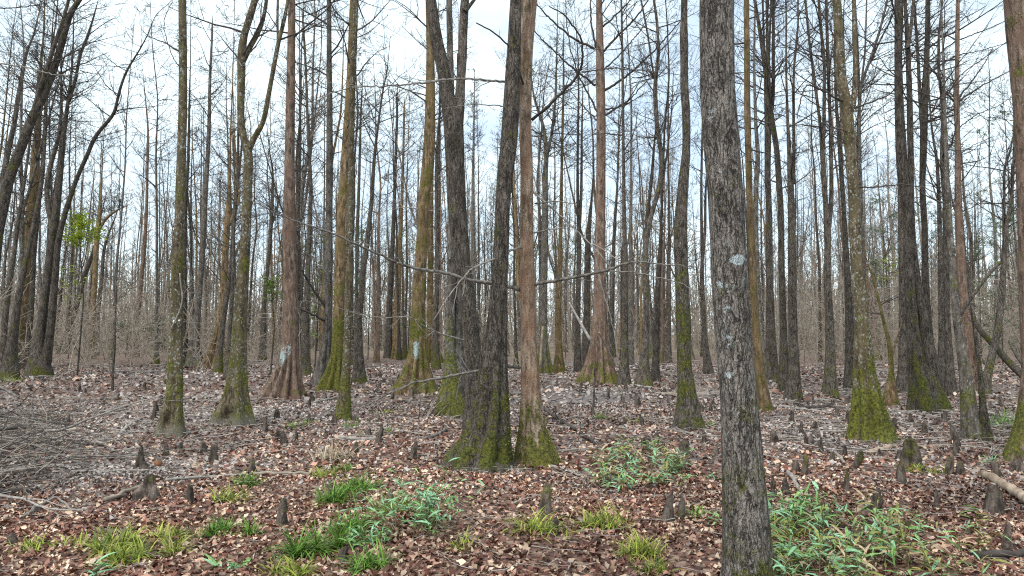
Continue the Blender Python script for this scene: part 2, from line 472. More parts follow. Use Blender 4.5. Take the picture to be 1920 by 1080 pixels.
def stem_mesh(mb, P, R, sides, flute=None, base=None, seed=0, moss=None, blazes=(), rough=0.03, cap=False, lumps=0.0, dents=(), mud=0.0):
    n = len(P)
    t = np.empty_like(P); t[1:-1] = P[2:] - P[:-2]; t[0] = P[1] - P[0]; t[-1] = P[-1] - P[-2]
    t = unit(t)
    ref = np.array([1.0, 0, 0]) if abs(t[n // 2][0]) < 0.8 else np.array([0, 1.0, 0])
    u = unit(ref - (t @ ref)[:, None] * t)
    w = np.cross(t, u)
    th = np.arange(sides) * (2 * math.pi / sides)
    mul = np.ones((n, sides)); groove = np.zeros((n, sides))
    if base is not None:
        z = P[:, 2] - base[2]
        rs = np.interp(2.6, z, R) if z[-1] > 2.6 else R[-1]
        fl = np.clip(R / max(rs, 1e-3) - 1.0, 0, 2.0)
        if flute:
            nf, amp = flute
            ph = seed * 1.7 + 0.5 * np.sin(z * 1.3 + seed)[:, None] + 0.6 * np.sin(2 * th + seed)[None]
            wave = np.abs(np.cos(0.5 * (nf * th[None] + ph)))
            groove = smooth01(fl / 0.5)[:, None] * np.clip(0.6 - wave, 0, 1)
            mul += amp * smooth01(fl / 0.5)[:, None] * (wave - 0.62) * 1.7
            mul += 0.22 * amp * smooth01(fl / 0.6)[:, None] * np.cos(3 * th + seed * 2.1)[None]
    nz = np.stack([np.cos(th)[None] * 1.2 + seed * 3.1 + 0 * R[:, None], np.sin(th)[None] * 1.2 + 0 * R[:, None],
                   P[:, 2:3] * 2.2 + 0 * th[None]], -1).reshape(-1, 3)
    mul += rough * vnoise(nz).reshape(n, sides) + 0.6 * rough * vnoise(nz * 2.7 + 5).reshape(n, sides)
    if lumps:
        lz = vnoise(np.stack([P[:, 2] * 1.1 + seed, 0 * R, 0 * R + seed], 1))
        mul *= (1 + lumps * np.clip(lz, 0, 1) ** 2 * 1.6)[:, None]
    V = P[:, None] + (R[:, None] * mul)[..., None] * (np.cos(th)[None, :, None] * u[:, None] + np.sin(th)[None, :, None] * w[:, None])
    V = V.reshape(-1, 3)
    for (c_, rx, rz, dep) in dents:
        dd = np.exp(-((V[:, 0] - c_[0]) / rx) ** 2 - ((V[:, 2] - c_[2]) / rz) ** 2) * (V[:, 1] < np.repeat(P[:, 1], sides))
        rim = np.exp(-(np.sqrt(((V[:, 0] - c_[0]) / rx) ** 2 + ((V[:, 2] - c_[2]) / rz) ** 2) - 1.7) ** 2 * 6) * (V[:, 1] < np.repeat(P[:, 1], sides))
        V[:, 1] += dep * dd - 0.25 * dep * rim
    md = np.zeros(len(V))
    if mud and base is not None:
        zz = V[:, 2] - base[2]
        md = np.clip(1.25 - zz / mud, 0, 1)
    ms = np.zeros(len(V))
    if moss is not None and base is not None:
        m0, mh, mup, face = moss
        zz = V[:, 2] - base[2]
        dirx = np.tile(np.cos(th), n); diry = np.tile(np.sin(th), n)
        ms = mup + (m0 - mup) * (1 - smooth01(zz / mh))
        ms = ms + 0.14 * (dirx * face - 0.4 * diry) + 0.12 * vnoise(V * 1.7 + seed)
        ms = ms - 0.9 * groove.reshape(-1)          # moss keeps to the ridges; bare groove colour stands in for shade
        ms = np.where(zz < 0.10, ms - 0.5 * (1 - zz / 0.10), ms)
    bl = np.zeros(len(V))
    for (c, rx, rz, am_) in blazes:
        d = ((V[:, 0] - c[0]) / rx) ** 2 + ((V[:, 2] - c[2]) / rz) ** 2
        bl = np.maximum(bl, np.where(V[:, 1] < np.repeat(P[:, 1], sides) + 0.02, am_ * np.exp(-d * 0.9), 0))
    ii = np.arange(n * sides).reshape(n, sides)
    a = ii[:-1]; bb = np.roll(a, -1, 1); d = ii[1:]; c = np.roll(d, -1, 1)
    T = None
    if cap:
        T = np.stack([np.full(sides - 2, ii[-1, 0]), ii[-1, 1:-1], ii[-1, 2:]], 1)
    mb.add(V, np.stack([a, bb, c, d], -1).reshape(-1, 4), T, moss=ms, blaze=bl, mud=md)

def grow(S, D, L, R0, n, r, wob=0.12, up=0.1, taper=0.25):
    """curved branches from starts S along D"""
    k = len(S)
    P = np.empty((k, n, 3)); P[:, 0] = S
    d = unit(D)
    for i in range(1, n):
        d = unit(d + r.normal(0, wob, (k, 3)) + np.array([0, 0, up / (n - 1)]))
        P[:, i] = P[:, i - 1] + d * (L / (n - 1))[:, None]
    R = R0[:, None] * (1 - (1 - taper) * np.linspace(0, 1, n))[None]
    return P, R

def pick(P, R, per, r, t0=0.2, ang=(0.5, 1.1), lr=(0.3, 0.6), rr=0.55):
    """starts, directions, lengths and radii of twigs on the branches P"""
    k, n = P.shape[:2]
    t = t0 + (0.97 - t0) * r.random((k, per))
    f = t * (n - 1); i = np.minimum(f.astype(int), n - 2); fr = (f - i)[..., None]
    kk = np.arange(k)[:, None]
    S = P[kk, i] * (1 - fr) + P[kk, i + 1] * fr
    ax = unit(P[kk, i + 1] - P[kk, i])
    side = unit(np.cross(ax, unit(r.normal(0, 1, (k, per, 3)))))
    a = r.uniform(*ang, (k, per))[..., None]
    D = ax * np.cos(a) + side * np.sin(a)
    Lp = np.linalg.norm(np.diff(P, axis=1), axis=2).sum(1)[:, None]
    L = Lp * r.uniform(*lr, (k, per)) * (1.15 - 0.6 * t)
    Rr = (R[kk, i] * (1 - fr[..., 0]) + R[kk, i + 1] * fr[..., 0]) * rr
    return S.reshape(-1, 3), D.reshape(-1, 3), L.ravel(), Rr.ravel()

def crown_mesh(mb, stems, zlo, ztop, n1, Lmax, elev, seed, detail=2, rmin=0.004, per2=5, per3=3, low=0.35):
    """bare twigs round the upper stems; stems = [(P, R)]"""
    r = np.random.default_rng(seed)
    S, D, L, R0 = [], [], [], []
    for (P, R) in stems:
        z = P[:, 2]
        ok = z > zlo
        if ok.sum() < 2: continue
        kk = max(3, int(n1 * (z.max() - max(zlo, z.min())) / max(0.5, ztop - zlo)))
        q = zlo + (z.max() - zlo) * r.random(kk) ** 0.85
        q = np.maximum(q, z.min() + 0.05)
        o = np.argsort(z)
        C = np.stack([np.interp(q, z[o], P[o, i]) for i in range(3)], 1)
        rad = np.interp(q, z[o], R[o])
        az = r.uniform(0, 2 * math.pi, kk)
        e = r.uniform(elev[0], elev[1], kk)
        t = np.clip((q - zlo) / max(0.5, ztop - zlo), 0, 1)
        prof = low + (1 - low) * np.sin(math.pi * np.clip(0.12 + 0.8 * t, 0, 1))
        L.append(Lmax * prof * r.uniform(0.35, 1.0, kk))
        S.append(C)
        D.append(np.stack([np.cos(az) * np.cos(e), np.sin(az) * np.cos(e), np.sin(e)], 1))
        R0.append(np.minimum(rad * 0.5, 0.006 + 0.011 * L[-1]))
    if not S: return
    S, D, L, R0 = (np.concatenate(x) for x in (S, D, L, R0))
    P1, R1 = grow(S, D, L, R0, 6, r, 0.13, 0.25)
    mb.tubes(P1, np.maximum(R1, rmin), 4 if detail > 1 else 3, moss=0.0)
    s, d, l, rr = pick(P1, R1, per2, r)
    P2, R2 = grow(s, d, l, rr, 4, r, 0.16, 0.2)
    mb.tubes(P2, np.maximum(R2, rmin * 0.85), 3, moss=0.0)
    if detail > 0:
        s, d, l, rr = pick(P2, R2, per3, r, 0.15, (0.45, 1.0), (0.35, 0.7))
        P3, R3 = grow(s, d, l, rr, 3, r, 0.15, 0.15)
        mb.tubes(P3, np.maximum(R3, rmin * 0.7), 3, moss=0.0)


def stem_points(path, Y, dy=0.0, extend=None, r=None, below=False):
    """pixel path (u, v, width) standing Y ahead -> points and radii; extend = height up to which it goes on above the picture"""
    n = len(path)
    P, R = [], []
    for i, (u, v, w) in enumerate(path):
        y = Y + dy * i / max(1, n - 1)
        p = at(u, v, y)
        P.append(p); R.append((0.46 + (0.06 * max(0.0, 1 - i / 3) if below else 0)) * w * y / F_PX)
    P, R = np.array(P), np.array(R)
    if not extend or P[-1, 2] >= extend - 0.5:
        q_ = np.linspace(0, 1, n); R = R * (1 - 0.7 * smooth01((q_ - 0.55) / 0.45))
    if below:
        base = P[0].copy()
        gzv = gz1(base[0], base[1])
        P = np.concatenate([[[base[0], base[1], gzv - 0.22]], P]); R = np.concatenate([[R[0] * 1.06], R])
        P[1, 2] = gzv + 0.01
    if extend and P[-1, 2] < extend - 0.5:
        d = P[-1] - P[-2]; d = d / max(1e-6, np.linalg.norm(d))
        d[1] += r.normal(0, 0.03)
        top = P[-1].copy(); k = 5; step = (extend - top[2]) / k; r0 = R[-1]
        ex, er = [], []
        for i in range(k):
            d = unit(d * 0.75 + np.array([r.normal(0, 0.06), r.normal(0, 0.06), 0.45]))
            top = top + d * step / max(0.5, d[2]); ex.append(top.copy()); er.append(max(0.008, r0 * (1 - 0.88 * (i + 1) / k)))
        P = np.concatenate([P, ex]); R = np.concatenate([R, er])
    return P, R

TREES = {}
def tree(key, name, cat, label, mat, path, kind='tupelo', flute=None, moss=(0.5, 1.5, 0.1, 0.0), limbs=(), branches=(), H=17.0, v0=None,
         n1=None, Lmax=2.2, elev=None, blazes=(), base_v=None, twig='twig', lumps=0.0, rough=0.03, goes_on=True, per2=5, per3=3, group=None, low=0.35, dents=(), mud=0.0):
    """a tree seen in the photograph: limbs = [(path, dy)], branches = [(pixel points, w0, w1, dy, twigs, material)]"""
    r = np.random.default_rng(abs(hash3(np.int64(len(TREES) + 5), np.int64(77), np.int64(3)) * 1e6).__int__())
    seed = len(TREES) + 1
    u0, vb = path[0][0], base_v or path[0][1]
    g = ground(u0, vb)
    Y = g[1]
    base = np.array([g[0], Y, gz1(g[0], Y)])
    root = bpy.data.objects.new(name, None); COL.objects.link(root)
    root.location = base; root.empty_display_size = 0.2
    tag(root, label, cat, group)
    sides = int(np.clip(330 / Y, 12, 52))
    if flute: sides = max(sides, int(flute[0] * 5.2))
    step = float(np.clip(Y * 0.0075, 0.04, 0.3))
    P, R = stem_points(path, Y, 0.0, H if goes_on else None, r, below=True)
    P, R, _ = resample(P, R, step)
    bl = [(at(q[0], q[1], Y), q[2] * px(Y), q[3] * px(Y), q[4] if len(q) > 4 else 1.0) for q in blazes]
    dn = [(at(q[0], q[1], Y), q[2] * px(Y), q[3] * px(Y), q[4]) for q in dents]
    mb = MB()
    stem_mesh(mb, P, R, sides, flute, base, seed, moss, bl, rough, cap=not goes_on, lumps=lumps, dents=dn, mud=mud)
    link('trunk', mb.build('trunk', M[mat], origin=base), root)
    if Y < 11.5 and moss[0] > 0.58 and key != 'near':
        VV, mm = mb.V[-1], mb.A['moss'][-1][1]
        ok = np.where(mm + 0.8 * vnoise(VV * 6.0 + 3) > 0.55)[0]
        if len(ok):
            nb = 3200
            p = VV[r.choice(ok, nb)] + r.normal(0, 1, (nb, 3)) * np.array([0.02, 0.02, 0.03])
            ax = np.stack([np.interp(p[:, 2], P[:, 2], P[:, i]) for i in (0, 1)], 1); rr_ = np.interp(p[:, 2], P[:, 2], R)
            o = p[:, :2] - ax; o = o / np.maximum(np.linalg.norm(o, axis=1, keepdims=True), 1e-6)
            dist = np.linalg.norm(p[:, :2] - ax, axis=1, keepdims=True)
            nrm = np.concatenate([o, np.full((nb, 1), 0.35)], 1)
            t_ = unit(np.cross(nrm, r.normal(0, 1, (nb, 3))))
            h_ = r.uniform(0.008, 0.020, (nb, 1))
            mb2 = MB()
            q = np.stack([p - t_ * 0.008, p + t_ * 0.008, p + nrm * h_ + r.normal(0, 0.006, (nb, 3))], 1)
            cc = np.array([(0.05, 0.055, 0.012), (0.12, 0.13, 0.02), (0.20, 0.20, 0.03)])[r.integers(0, 3, nb)] * r.uniform(0.7, 1.3, (nb, 1))
            mb2.add(q.reshape(-1, 3), None, np.arange(nb * 3).reshape(-1, 3), col=np.repeat(cc, 3, 0))
            o2 = link('moss', mb2.build('moss', M['grass'], smooth=False, origin=base), root); o2['kind'] = 'stuff'
    if Y < 13.5 and key != 'near' and name != 'sapling':
        rb = R[min(4, len(R) - 1)]
        k = 8
        for i in range(k):
            a = 2 * math.pi * (i + r.uniform(-0.35, 0.35)) / k
            Lr = rb * r.uniform(1.35, 2.1); q = np.linspace(0.4, 1, 8)
            x = base[0] + np.cos(a + 0.4 * np.sin(q * 4 + i)) * Lr * q; y = base[1] + np.sin(a + 0.4 * np.sin(q * 4 + i)) * Lr * q
            z = gz(x, y) + np.interp(q, [0.4, 0.6, 0.8, 1], [0.05, 0.012, -0.005, -0.05]) * rb / 0.3
            mb2 = MB(); mb2.tubes(np.stack([x, y, z], 1), rb * np.interp(q, [0.4, 1], [0.15, 0.05]) * r.uniform(0.7, 1.3), 8, moss=float(moss[0] * 0.4), mud=0.3)
            link('root', mb2.build('root', M[mat], origin=base), root)
    stems = [(P, R)]
    for lp in limbs:
        pth, dy = lp[0], lp[1]
        ext = H * 0.95 if pth[-1][1] < 60 and len(lp) < 3 else None
        LP, LR = stem_points(pth, Y, dy, ext, r)
        LP, LR, _ = resample(LP, LR, step)
        mb = MB()
        stem_mesh(mb, LP, LR, max(8, sides // 2), None, base, seed + 3, (moss[2], 1, moss[2], moss[3]), (), rough, cap=True, lumps=lumps * 0.6)
        link('limb', mb.build('limb', M[mat], origin=base), root)
        stems.append((LP, LR))
    for bp_ in branches:
        pts, w0, w1, dy, nt_, bm = bp_
        k = len(pts)
        BP = np.array([at(u, v, Y + dy * i / max(1, k - 1)) for i, (u, v) in enumerate(pts)])
        BR = np.interp(np.linspace(0, 1, k), [0, 1], [w0, w1]) * 0.41 * px(Y)
        BP, BR, _ = resample(BP, BR, max(0.04, 5 * px(Y)), 2)
        BP[1:-1] += r.normal(0, 0.6 * px(Y), BP[1:-1].shape)
        mb = MB(); mb.tubes(BP, BR, 6, cap=True, moss=0.0)
        if nt_:
            s, d, l, rr = pick(BP[None], BR[None], int(nt_ * 1.7), r, 0.15, (0.5, 1.1), (0.08, 0.22), 0.5)
            p2, r2 = grow(s, d, np.minimum(l, 1.0), rr, 5, r, 0.2, 0.1)
            mb.tubes(p2, np.maximum(r2, 0.0022), 3, moss=0.0)
            s, d, l, rr = pick(p2, r2, 2, r, 0.3, (0.5, 1.0), (0.3, 0.6), 0.7)
            p3, r3 = grow(s, d, l, rr, 3, r, 0.2, 0.1)
            mb.tubes(p3, np.maximum(r3, 0.0018), 3, moss=0.0)
        link('branch', mb.build('branch', M[bm], origin=base), root)
    if n1 is None: n1 = int(np.clip(46 - 0.5 * Y, 26, 46))
    if elev is None: elev = (0.15, 0.85) if kind == 'tupelo' else (-0.05, 0.6)
    if n1:
        zlo = at(u0, v0 if v0 is not None else 330, Y)[2]
        mb = MB()
        crown_mesh(mb, stems, zlo, H, n1, Lmax, elev, seed * 13 + 1, 2 if Y < 22 else 1, max(0.0022, 0.00024 * Y), per2, per3 if Y < 22 else 2, low)
        if mb.n: link('crown', mb.build('crown', M[twig], origin=base), root)
    TREES[key] = (root, base, Y, P, R)
    return root

MOSSY, LIGHT, NONE_, LOWM = (0.85, 2.2, 0.25, 0.3), (0.55, 1.4, 0.12, 0.0), (0.15, 0.6, 0.0, 0.0), (0.75, 1.0, 0.02, 0.0)
CY, TU = 'cypress', 'tupelo'

# --- nearest trees
tree('near', 'tupelo_tree', 'tree', 'thickest nearest grey furrowed trunk with a pale blue patch, rising past the right cane patch', 'near',
     [(1406, 1105, 112), (1404, 1080, 94), (1394, 900, 80), (1385, 740, 72), (1375, 640, 70), (1369, 540, 72), (1360, 360, 70), (1350, 233, 73), (1345, 167, 71), (1343, 0, 68)],
     moss=(0.62, 1.5, 0.02, 0.32), blazes=((1374, 491, 14, 7, 2.0), (1326, 226, 9, 16, 0.6), (1342, 330, 9, 5, 0.58), (1346, 540, 15, 24, 0.52), (1357, 630, 12, 24, 0.5), (1357, 703, 8, 10, 0.68), (1353, 585, 12, 40, 0.5)), v0=-250, n1=18, H=19, rough=0.02)
tree('central_dark', 'tupelo_tree', 'tree', 'dark trunk with a wide mossy swollen base touching the reddish peeling trunk', 'dark',
     [(901, 880, 128), (907, 855, 104), (914, 825, 86), (920, 790, 72), (924, 740, 60), (926, 690, 52), (929, 640, 46), (933, 593, 37), (937, 527, 33), (939, 460, 31), (942, 393, 30),
      (946, 333, 33), (953, 283, 34), (957, 233, 35), (960, 167, 33), (964, 83, 28), (967, 0, 23)],
     flute=(7, 0.20), moss=(0.95, 1.55, 0.03, 0.1), mud=0.07, v0=-200, n1=16, H=18, lumps=0.04)
tree('peeling', 'cypress_tree', 'tree', 'pale reddish peeling trunk with a mossy foot and long bare side branches, in the middle', 'pale',
     [(1005, 870, 82), (1002, 845, 68), (998, 815, 54), (996, 790, 46), (995, 740, 39), (991, 640, 32), (990, 593, 30), (989, 527, 31), (988, 460, 28), (988, 393, 27),
      (987, 300, 26), (985, 233, 25), (985, 167, 26), (987, 100, 26), (990, 33, 31), (992, 0, 34)],
     kind=CY, flute=(6, 0.16), moss=(1.15, 1.15, 0.0, 0.45), v0=-150, n1=16, H=16, lumps=0.12,
     branches=[
      ([(997, 225), (1027, 200), (1057, 170), (1087, 138), (1095, 103), (1088, 67), (1060, 28), (1030, 12)], 8, 2.5, -0.8, 5, 'twig'),
      ([(1090, 135), (1150, 128), (1220, 134), (1290, 142)], 3.2, 1.2, -1.2, 4, 'twig'),
      ([(975, 155), (957, 155), (917, 150), (857, 147), (797, 155), (750, 160), (713, 162), (667, 162), (620, 174), (585, 195)], 6.5, 1.4, -1.6, 6, 'limbwood'),
      ([(856, 146), (837, 113), (813, 97), (800, 86)], 3.5, 1.2, -0.3, 2, 'limbwood'),
      ([(983, 165), (978, 150), (968, 117), (950, 80), (920, 57), (893, 43)], 6, 3, -0.7, 1, 'twig'),
      ([(985, 205), (970, 207), (933, 197), (887, 195), (833, 203)], 4, 1.2, -1.0, 3, 'limbwood'),
      ([(980, 463), (967, 465), (933, 482), (910, 492), (883, 505), (867, 523), (837, 560), (813, 600)], 6, 1.5, -1.2, 5, 'deadwood'),
      ([(873, 518), (870, 540), (866, 560)], 2.6, 1.0, -0.1, 1, 'deadwood'),
      ([(857, 538), (853, 565), (847, 593)], 2.4, 0.9, -0.1, 1, 'deadwood'),
      ([(975, 543), (933, 533), (880, 525), (830, 510), (800, 507), (770, 502), (737, 490), (720, 482), (680, 463), (637, 443), (597, 428), (557, 415), (520, 402), (480, 380)], 9, 1.5, -2.4, 8, 'limbwood'),
      ([(700, 470), (690, 455), (672, 450), (655, 462)], 2.4, 1.0, -0.2, 3, 'deadwood'),
      ([(1003, 533), (1050, 525), (1093, 517), (1140, 507), (1167, 495), (1190, 491), (1220, 493), (1253, 497), (1307, 500)], 8, 1.4, -2.0, 7, 'limbwood'),
      ([(1140, 508), (1190, 510), (1220, 517), (1270, 528), (1297, 541), (1313, 560)], 3.2, 1.2, -1.0, 6, 'limbwood'),
      ([(1003, 382), (1040, 377), (1075, 382)], 4, 1.5, -0.7, 2, 'limbwood'),
      ([(1002, 437), (1027, 430), (1070, 427)], 4, 1.5, -0.7, 2, 'limbwood'),
      ([(1000, 360), (1043, 397), (1080, 432), (1110, 460), (1143, 498)], 5, 2, -1.0, 3, 'limbwood'),
      ([(1110, 457), (1135, 470), (1160, 488)], 3, 1.5, -0.3, 1, 'deadwood'),
      ([(1113, 460), (1120, 500), (1127, 537), (1137, 567), (1147, 600), (1160, 673)], 4.5, 1.5, 0.2, 4, 'deadwood'),
      ([(975, 690), (945, 686), (920, 690), (860, 702), (810, 712), (780, 715), (745, 730), (695, 755), (665, 772)], 8, 3, -0.3, 6, 'limbwood'),
      ([(870, 638), (830, 627), (790, 610), (770, 592), (720, 597), (667, 588), (633, 577)], 4, 1.3, -1.5, 6, 'deadwood'),
     ])
tree('edge', 'tupelo_tree', 'tree', 'broad reddish trunk with dark lichen and yellow mossy foot, cut by the right photo edge', 'red',
     [(1937, 862, 98), (1937, 830, 74), (1938, 780, 54), (1940, 700, 45), (1937, 560, 47), (1931, 333, 47), (1925, 200, 47), (1916, 100, 49), (1908, 0, 51)],
     moss=(1.05, 1.6, 0.1, -0.3), flute=(6, 0.12), v0=-150, n1=16, H=18)
tree('fluted_right', 'cypress_tree', 'tree', 'brown trunk forking high, with a yellow-green mossy grooved foot, behind the big knee', 'spotted',
     [(1637, 822, 76), (1634, 800, 62), (1630, 765, 52), (1627, 740, 45), (1621, 690, 34), (1618, 640, 30), (1616, 590, 26), (1608, 527, 24), (1603, 427, 23), (1601, 360, 22), (1598, 333, 21), (1594, 267, 21), (1588, 200, 22), (1577, 150, 21), (1573, 67, 18), (1569, 0, 17)],
     kind=CY, flute=(6, 0.34), dents=((1625, 795, 3, 26, 0.09), (1641, 790, 3, 30, 0.09)), moss=(1.25, 1.9, 0.05, 0.15), v0=-60, n1=22, H=17,
     limbs=[([(1592, 215, 14), (1602, 183, 12), (1604, 133, 9), (1602, 67, 8), (1601, 0, 8)], 0.3)],
     branches=[([(1585, 192), (1573, 187), (1543, 170), (1518, 158), (1509, 161), (1500, 193), (1494, 222)], 5.5, 2, -0.6, 2, 'twig'),
               ([(1600, 203), (1643, 188), (1670, 177), (1683, 157)], 4.5, 1.8, -0.6, 4, 'twig'),
               ([(1600, 208), (1622, 206), (1643, 199)], 3.5, 1.5, -0.3, 2, 'twig'),
               ([(1590, 247), (1582, 245), (1537, 230), (1487, 213), (1462, 200)], 3, 1.3, -0.8, 4, 'twig'),
               ([(1592, 268), (1560, 268), (1530, 272)], 2.5, 1.2, -0.5, 3, 'twig'),
               ([(1600, 350), (1640, 352), (1690, 345), (1740, 352), (1778, 378)], 4, 1.5, -0.4, 8, 'twig')])
tree('twin_mossy', 'tupelo_tree', 'tree', 'twin dark trunks joined in one bright mossy base, right of the grooved yellow-green foot', 'dark',
     [(1740, 772, 74), (1737, 745, 62), (1730, 715, 48), (1719, 690, 32), (1713, 630, 23), (1707, 560, 20), (1703, 493, 18), (1704, 427, 18), (1699, 360, 18), (1692, 333, 20), (1690, 283, 21), (1686, 200, 17), (1684, 100, 14), (1683, 0, 12)],
     moss=(0.9, 2.2, 0.05, 0.5), flute=(5, 0.15), v0=200, n1=26, H=17,
     limbs=[([(1752, 745, 34), (1747, 690, 30), (1738, 640, 24), (1728, 580, 18), (1719, 520, 14), (1712, 460, 12), (1709, 400, 11), (1708, 333, 11), (1707, 267, 12), (1705, 167, 11), (1702, 83, 10), (1697, 0, 6)], 0.15),
            ([(1702, 90, 8), (1709, 45, 7), (1713, 0, 6)], 0.2)])
tree('curved_big', 'tupelo_tree', 'tree', 'sinuous dark forked trunk with a swollen hollow foot standing on pale grey silt', 'spotted',
     [(438, 797, 80), (440, 775, 64), (443, 755, 50), (444, 740, 43), (447, 690, 33), (449, 640, 30), (450, 593, 27), (455, 527, 24), (460, 460, 20), (463, 393, 19), (465, 317, 18), (467, 285, 19), (456, 260, 14), (451, 217, 14), (452, 167, 15), (453, 123, 17), (452, 90, 14), (460, 57, 14), (470, 27, 14), (478, 0, 13)],
     moss=(0.62, 3.2, 0.15, 0.2), flute=(5, 0.2), dents=((441, 777, 9, 14, 0.16),), mud=0.22, v0=180, n1=18, H=16,
     limbs=[([(464, 292, 12), (470, 273, 12), (478, 253, 12), (490, 240, 9), (495, 227, 10), (500, 200, 10), (507, 160, 9), (515, 117, 9), (523, 73, 9), (533, 40, 8), (538, 10, 6)], -0.4),
            ([(455, 115, 13), (463, 100, 11), (470, 85, 10), (480, 72, 9), (493, 40, 8), (500, 0, 7)], 0.3),
            ([(521, 75, 5), (520, 35, 5), (521, 0, 5)], 0.2)])
tree('dotted', 'tupelo_tree', 'tree', 'straight brown-green lichen-dotted trunk with a split two-lobed pale foot, left of the sinuous one', 'spotted',
     [(322, 816, 56), (324, 800, 46), (326, 780, 40), (329, 745, 33), (330, 710, 29), (329, 650, 28), (332, 593, 24), (333, 493, 22), (337, 410, 19), (338, 360, 19), (340, 300, 18), (343, 200, 17), (343, 100, 16), (342, 0, 15)],
     moss=(0.6, 1.6, 0.22, -0.3), flute=(3, 0.3), dents=((321, 790, 5, 24, 0.10),), mud=0.28, v0=300, n1=14, H=17,
     branches=[([(338, 128), (325, 110), (313, 78), (307, 50), (311, 25), (322, 5)], 2.5, 1.2, -0.8, 2, 'twig')])
tree('mossy_twin_back', 'tupelo_tree', 'tree', 'swollen mossy olive foot standing close behind the dark forked trunk', 'grey',
     [(846, 778, 66), (846, 745, 50), (846, 715, 36), (843, 660, 21), (844, 593, 19), (846, 500, 18), (848, 400, 17), (848, 300, 16), (845, 150, 14), (842, 0, 12)],
     moss=(0.95, 2.6, 0.0, 0.3), v0=-50, n1=16, H=18,
     limbs=[([(858, 745, 34), (862, 700, 26), (859, 640, 20), (857, 577, 19), (857, 500, 16), (856, 300, 12), (858, 100, 9)], 0.3, False)])
tree('dark_fork', 'tupelo_tree', 'tree', 'dark furrowed trunk forking into a V above, leaning onto the wide mossy base', 'dark',
     [(893, 806, 52), (891, 740, 36), (888, 693, 33), (884, 620, 31), (877, 560, 31), (868, 500, 34), (860, 430, 37), (855, 360, 38), (852, 280, 40), (850, 225, 42), (840, 187, 30), (832, 133, 27), (820, 83, 26), (812, 33, 24), (808, 0, 22)],
     moss=(0.6, 1.2, 0.0, 0.0), v0=-120, n1=18, H=19,
     limbs=[([(858, 235, 24), (862, 187, 21), (864, 150, 18), (867, 110, 19), (868, 67, 18), (870, 20, 19), (872, 0, 17)], 0.1),
            ([(872, 22, 9), (883, 7, 7), (896, -8, 6)], 0.1)],
     branches=[([(928, 703), (920, 660), (907, 623), (897, 582)], 5, 2.5, -0.5, 1, 'limbwood')])
tree('mossy_lean', 'tupelo_tree', 'tree', 'mossy green-sided dark trunk with a blackish flared foot, left of the nearest thick trunk', 'dark',
     [(1292, 808, 62), (1290, 785, 50), (1288, 740, 36), (1283, 690, 29), (1282, 640, 26), (1280, 560, 24), (1277, 493, 26), (1276, 460, 27), (1277, 393, 22), (1280, 360, 20), (1282, 333, 20), (1287, 283, 16), (1287, 217, 17), (1283, 163, 17), (1283, 100, 14), (1282, 60, 15), (1283, 0, 13)],
     moss=(0.55, 4.2, 0.12, -0.45), v0=40, n1=14, H=17, lumps=0.15)
tree('slim_near', 'tupelo_tree', 'tree', 'slim lichen-speckled trunk with a mossy foot, in front of the yellow-green fluted pair', 'spotted',
     [(643, 783, 34), (644, 765, 28), (646, 740, 23), (649, 690, 17), (651, 640, 15), (652, 593, 13), (655, 493, 14), (656, 393, 14), (658, 300, 11), (660, 200, 12), (663, 100, 13), (667, 0, 12)],
     moss=(0.8, 1.6, 0.05, 0.0), v0=250, n1=18, H=16)

# --- middle trees, left part
tree('left_arch', 'tupelo_tree', 'tree', 'dark trunk leaning right out of the left photo edge, forked high', 'dark',
     [(-42, 742, 46), (-30, 640, 26), (-5, 430, 21), (10, 370, 20), (15, 340, 19), (42, 270, 18), (62, 215, 17), (80, 187, 14), (100, 133, 13), (113, 93, 13), (123, 53, 13), (133, 20, 11), (150, 0, 9)],
     moss=LIGHT, v0=300, n1=34, H=15,
     limbs=[([(60, 222, 11), (75, 165, 9), (90, 123, 9), (103, 80, 8), (115, 50, 7)], -0.4)],
     branches=[([(-60, 130), (0, 120), (43, 124), (90, 138), (125, 142), (165, 135)], 4.5, 1.5, -1.2, 5, 'limbwood'), ([(-40, 15), (10, 15), (60, 12), (110, 0)], 3.5, 1.5, -0.6, 4, 'twig'),
               ([(30, 300), (0, 270), (-40, 250)], 3, 1.5, -0.3, 4, 'twig')])
tree('left_grey', 'tupelo_tree', 'tree', 'thin greyish trunk behind the leaning dark one at the left photo edge', 'grey',
     [(-20, 694, 24), (-16, 640, 14), (-6, 500, 12), (0, 430, 11), (5, 350, 10), (15, 283, 10), (27, 233, 9), (33, 187, 9), (43, 133, 8), (50, 93, 7), (63, 70, 7), (72, 27, 6), (80, 0, 5)], moss=NONE_, v0=420, H=14)
tree('left_brown', 'cypress_tree', 'tree', 'straight brown stringy trunk at far left, between dark leaning stems', 'brown',
     [(32, 690, 38), (34, 660, 24), (36, 627, 20), (43, 560, 19), (50, 493, 19), (55, 427, 19), (62, 360, 18), (68, 283, 16), (72, 227, 15), (75, 133, 11), (82, 67, 10), (84, 0, 8)],
     kind=CY, moss=(0.5, 3, 0.2, 0.5), v0=450, n1=46, H=15, flute=(7, 0.2))
tree('left_mossy_stub', 'cypress_tree', 'tree', 'narrow yellow-mossy trunk just right of the brown one at far left', 'brown',
     [(46, 683, 26), (43, 655, 16), (46, 610, 12), (52, 540, 10), (60, 470, 9), (64, 400, 8), (68, 320, 6), (70, 220, 5)], kind=CY, moss=(1.2, 2.0, 0.2, 0.2), v0=420, H=12, n1=20)
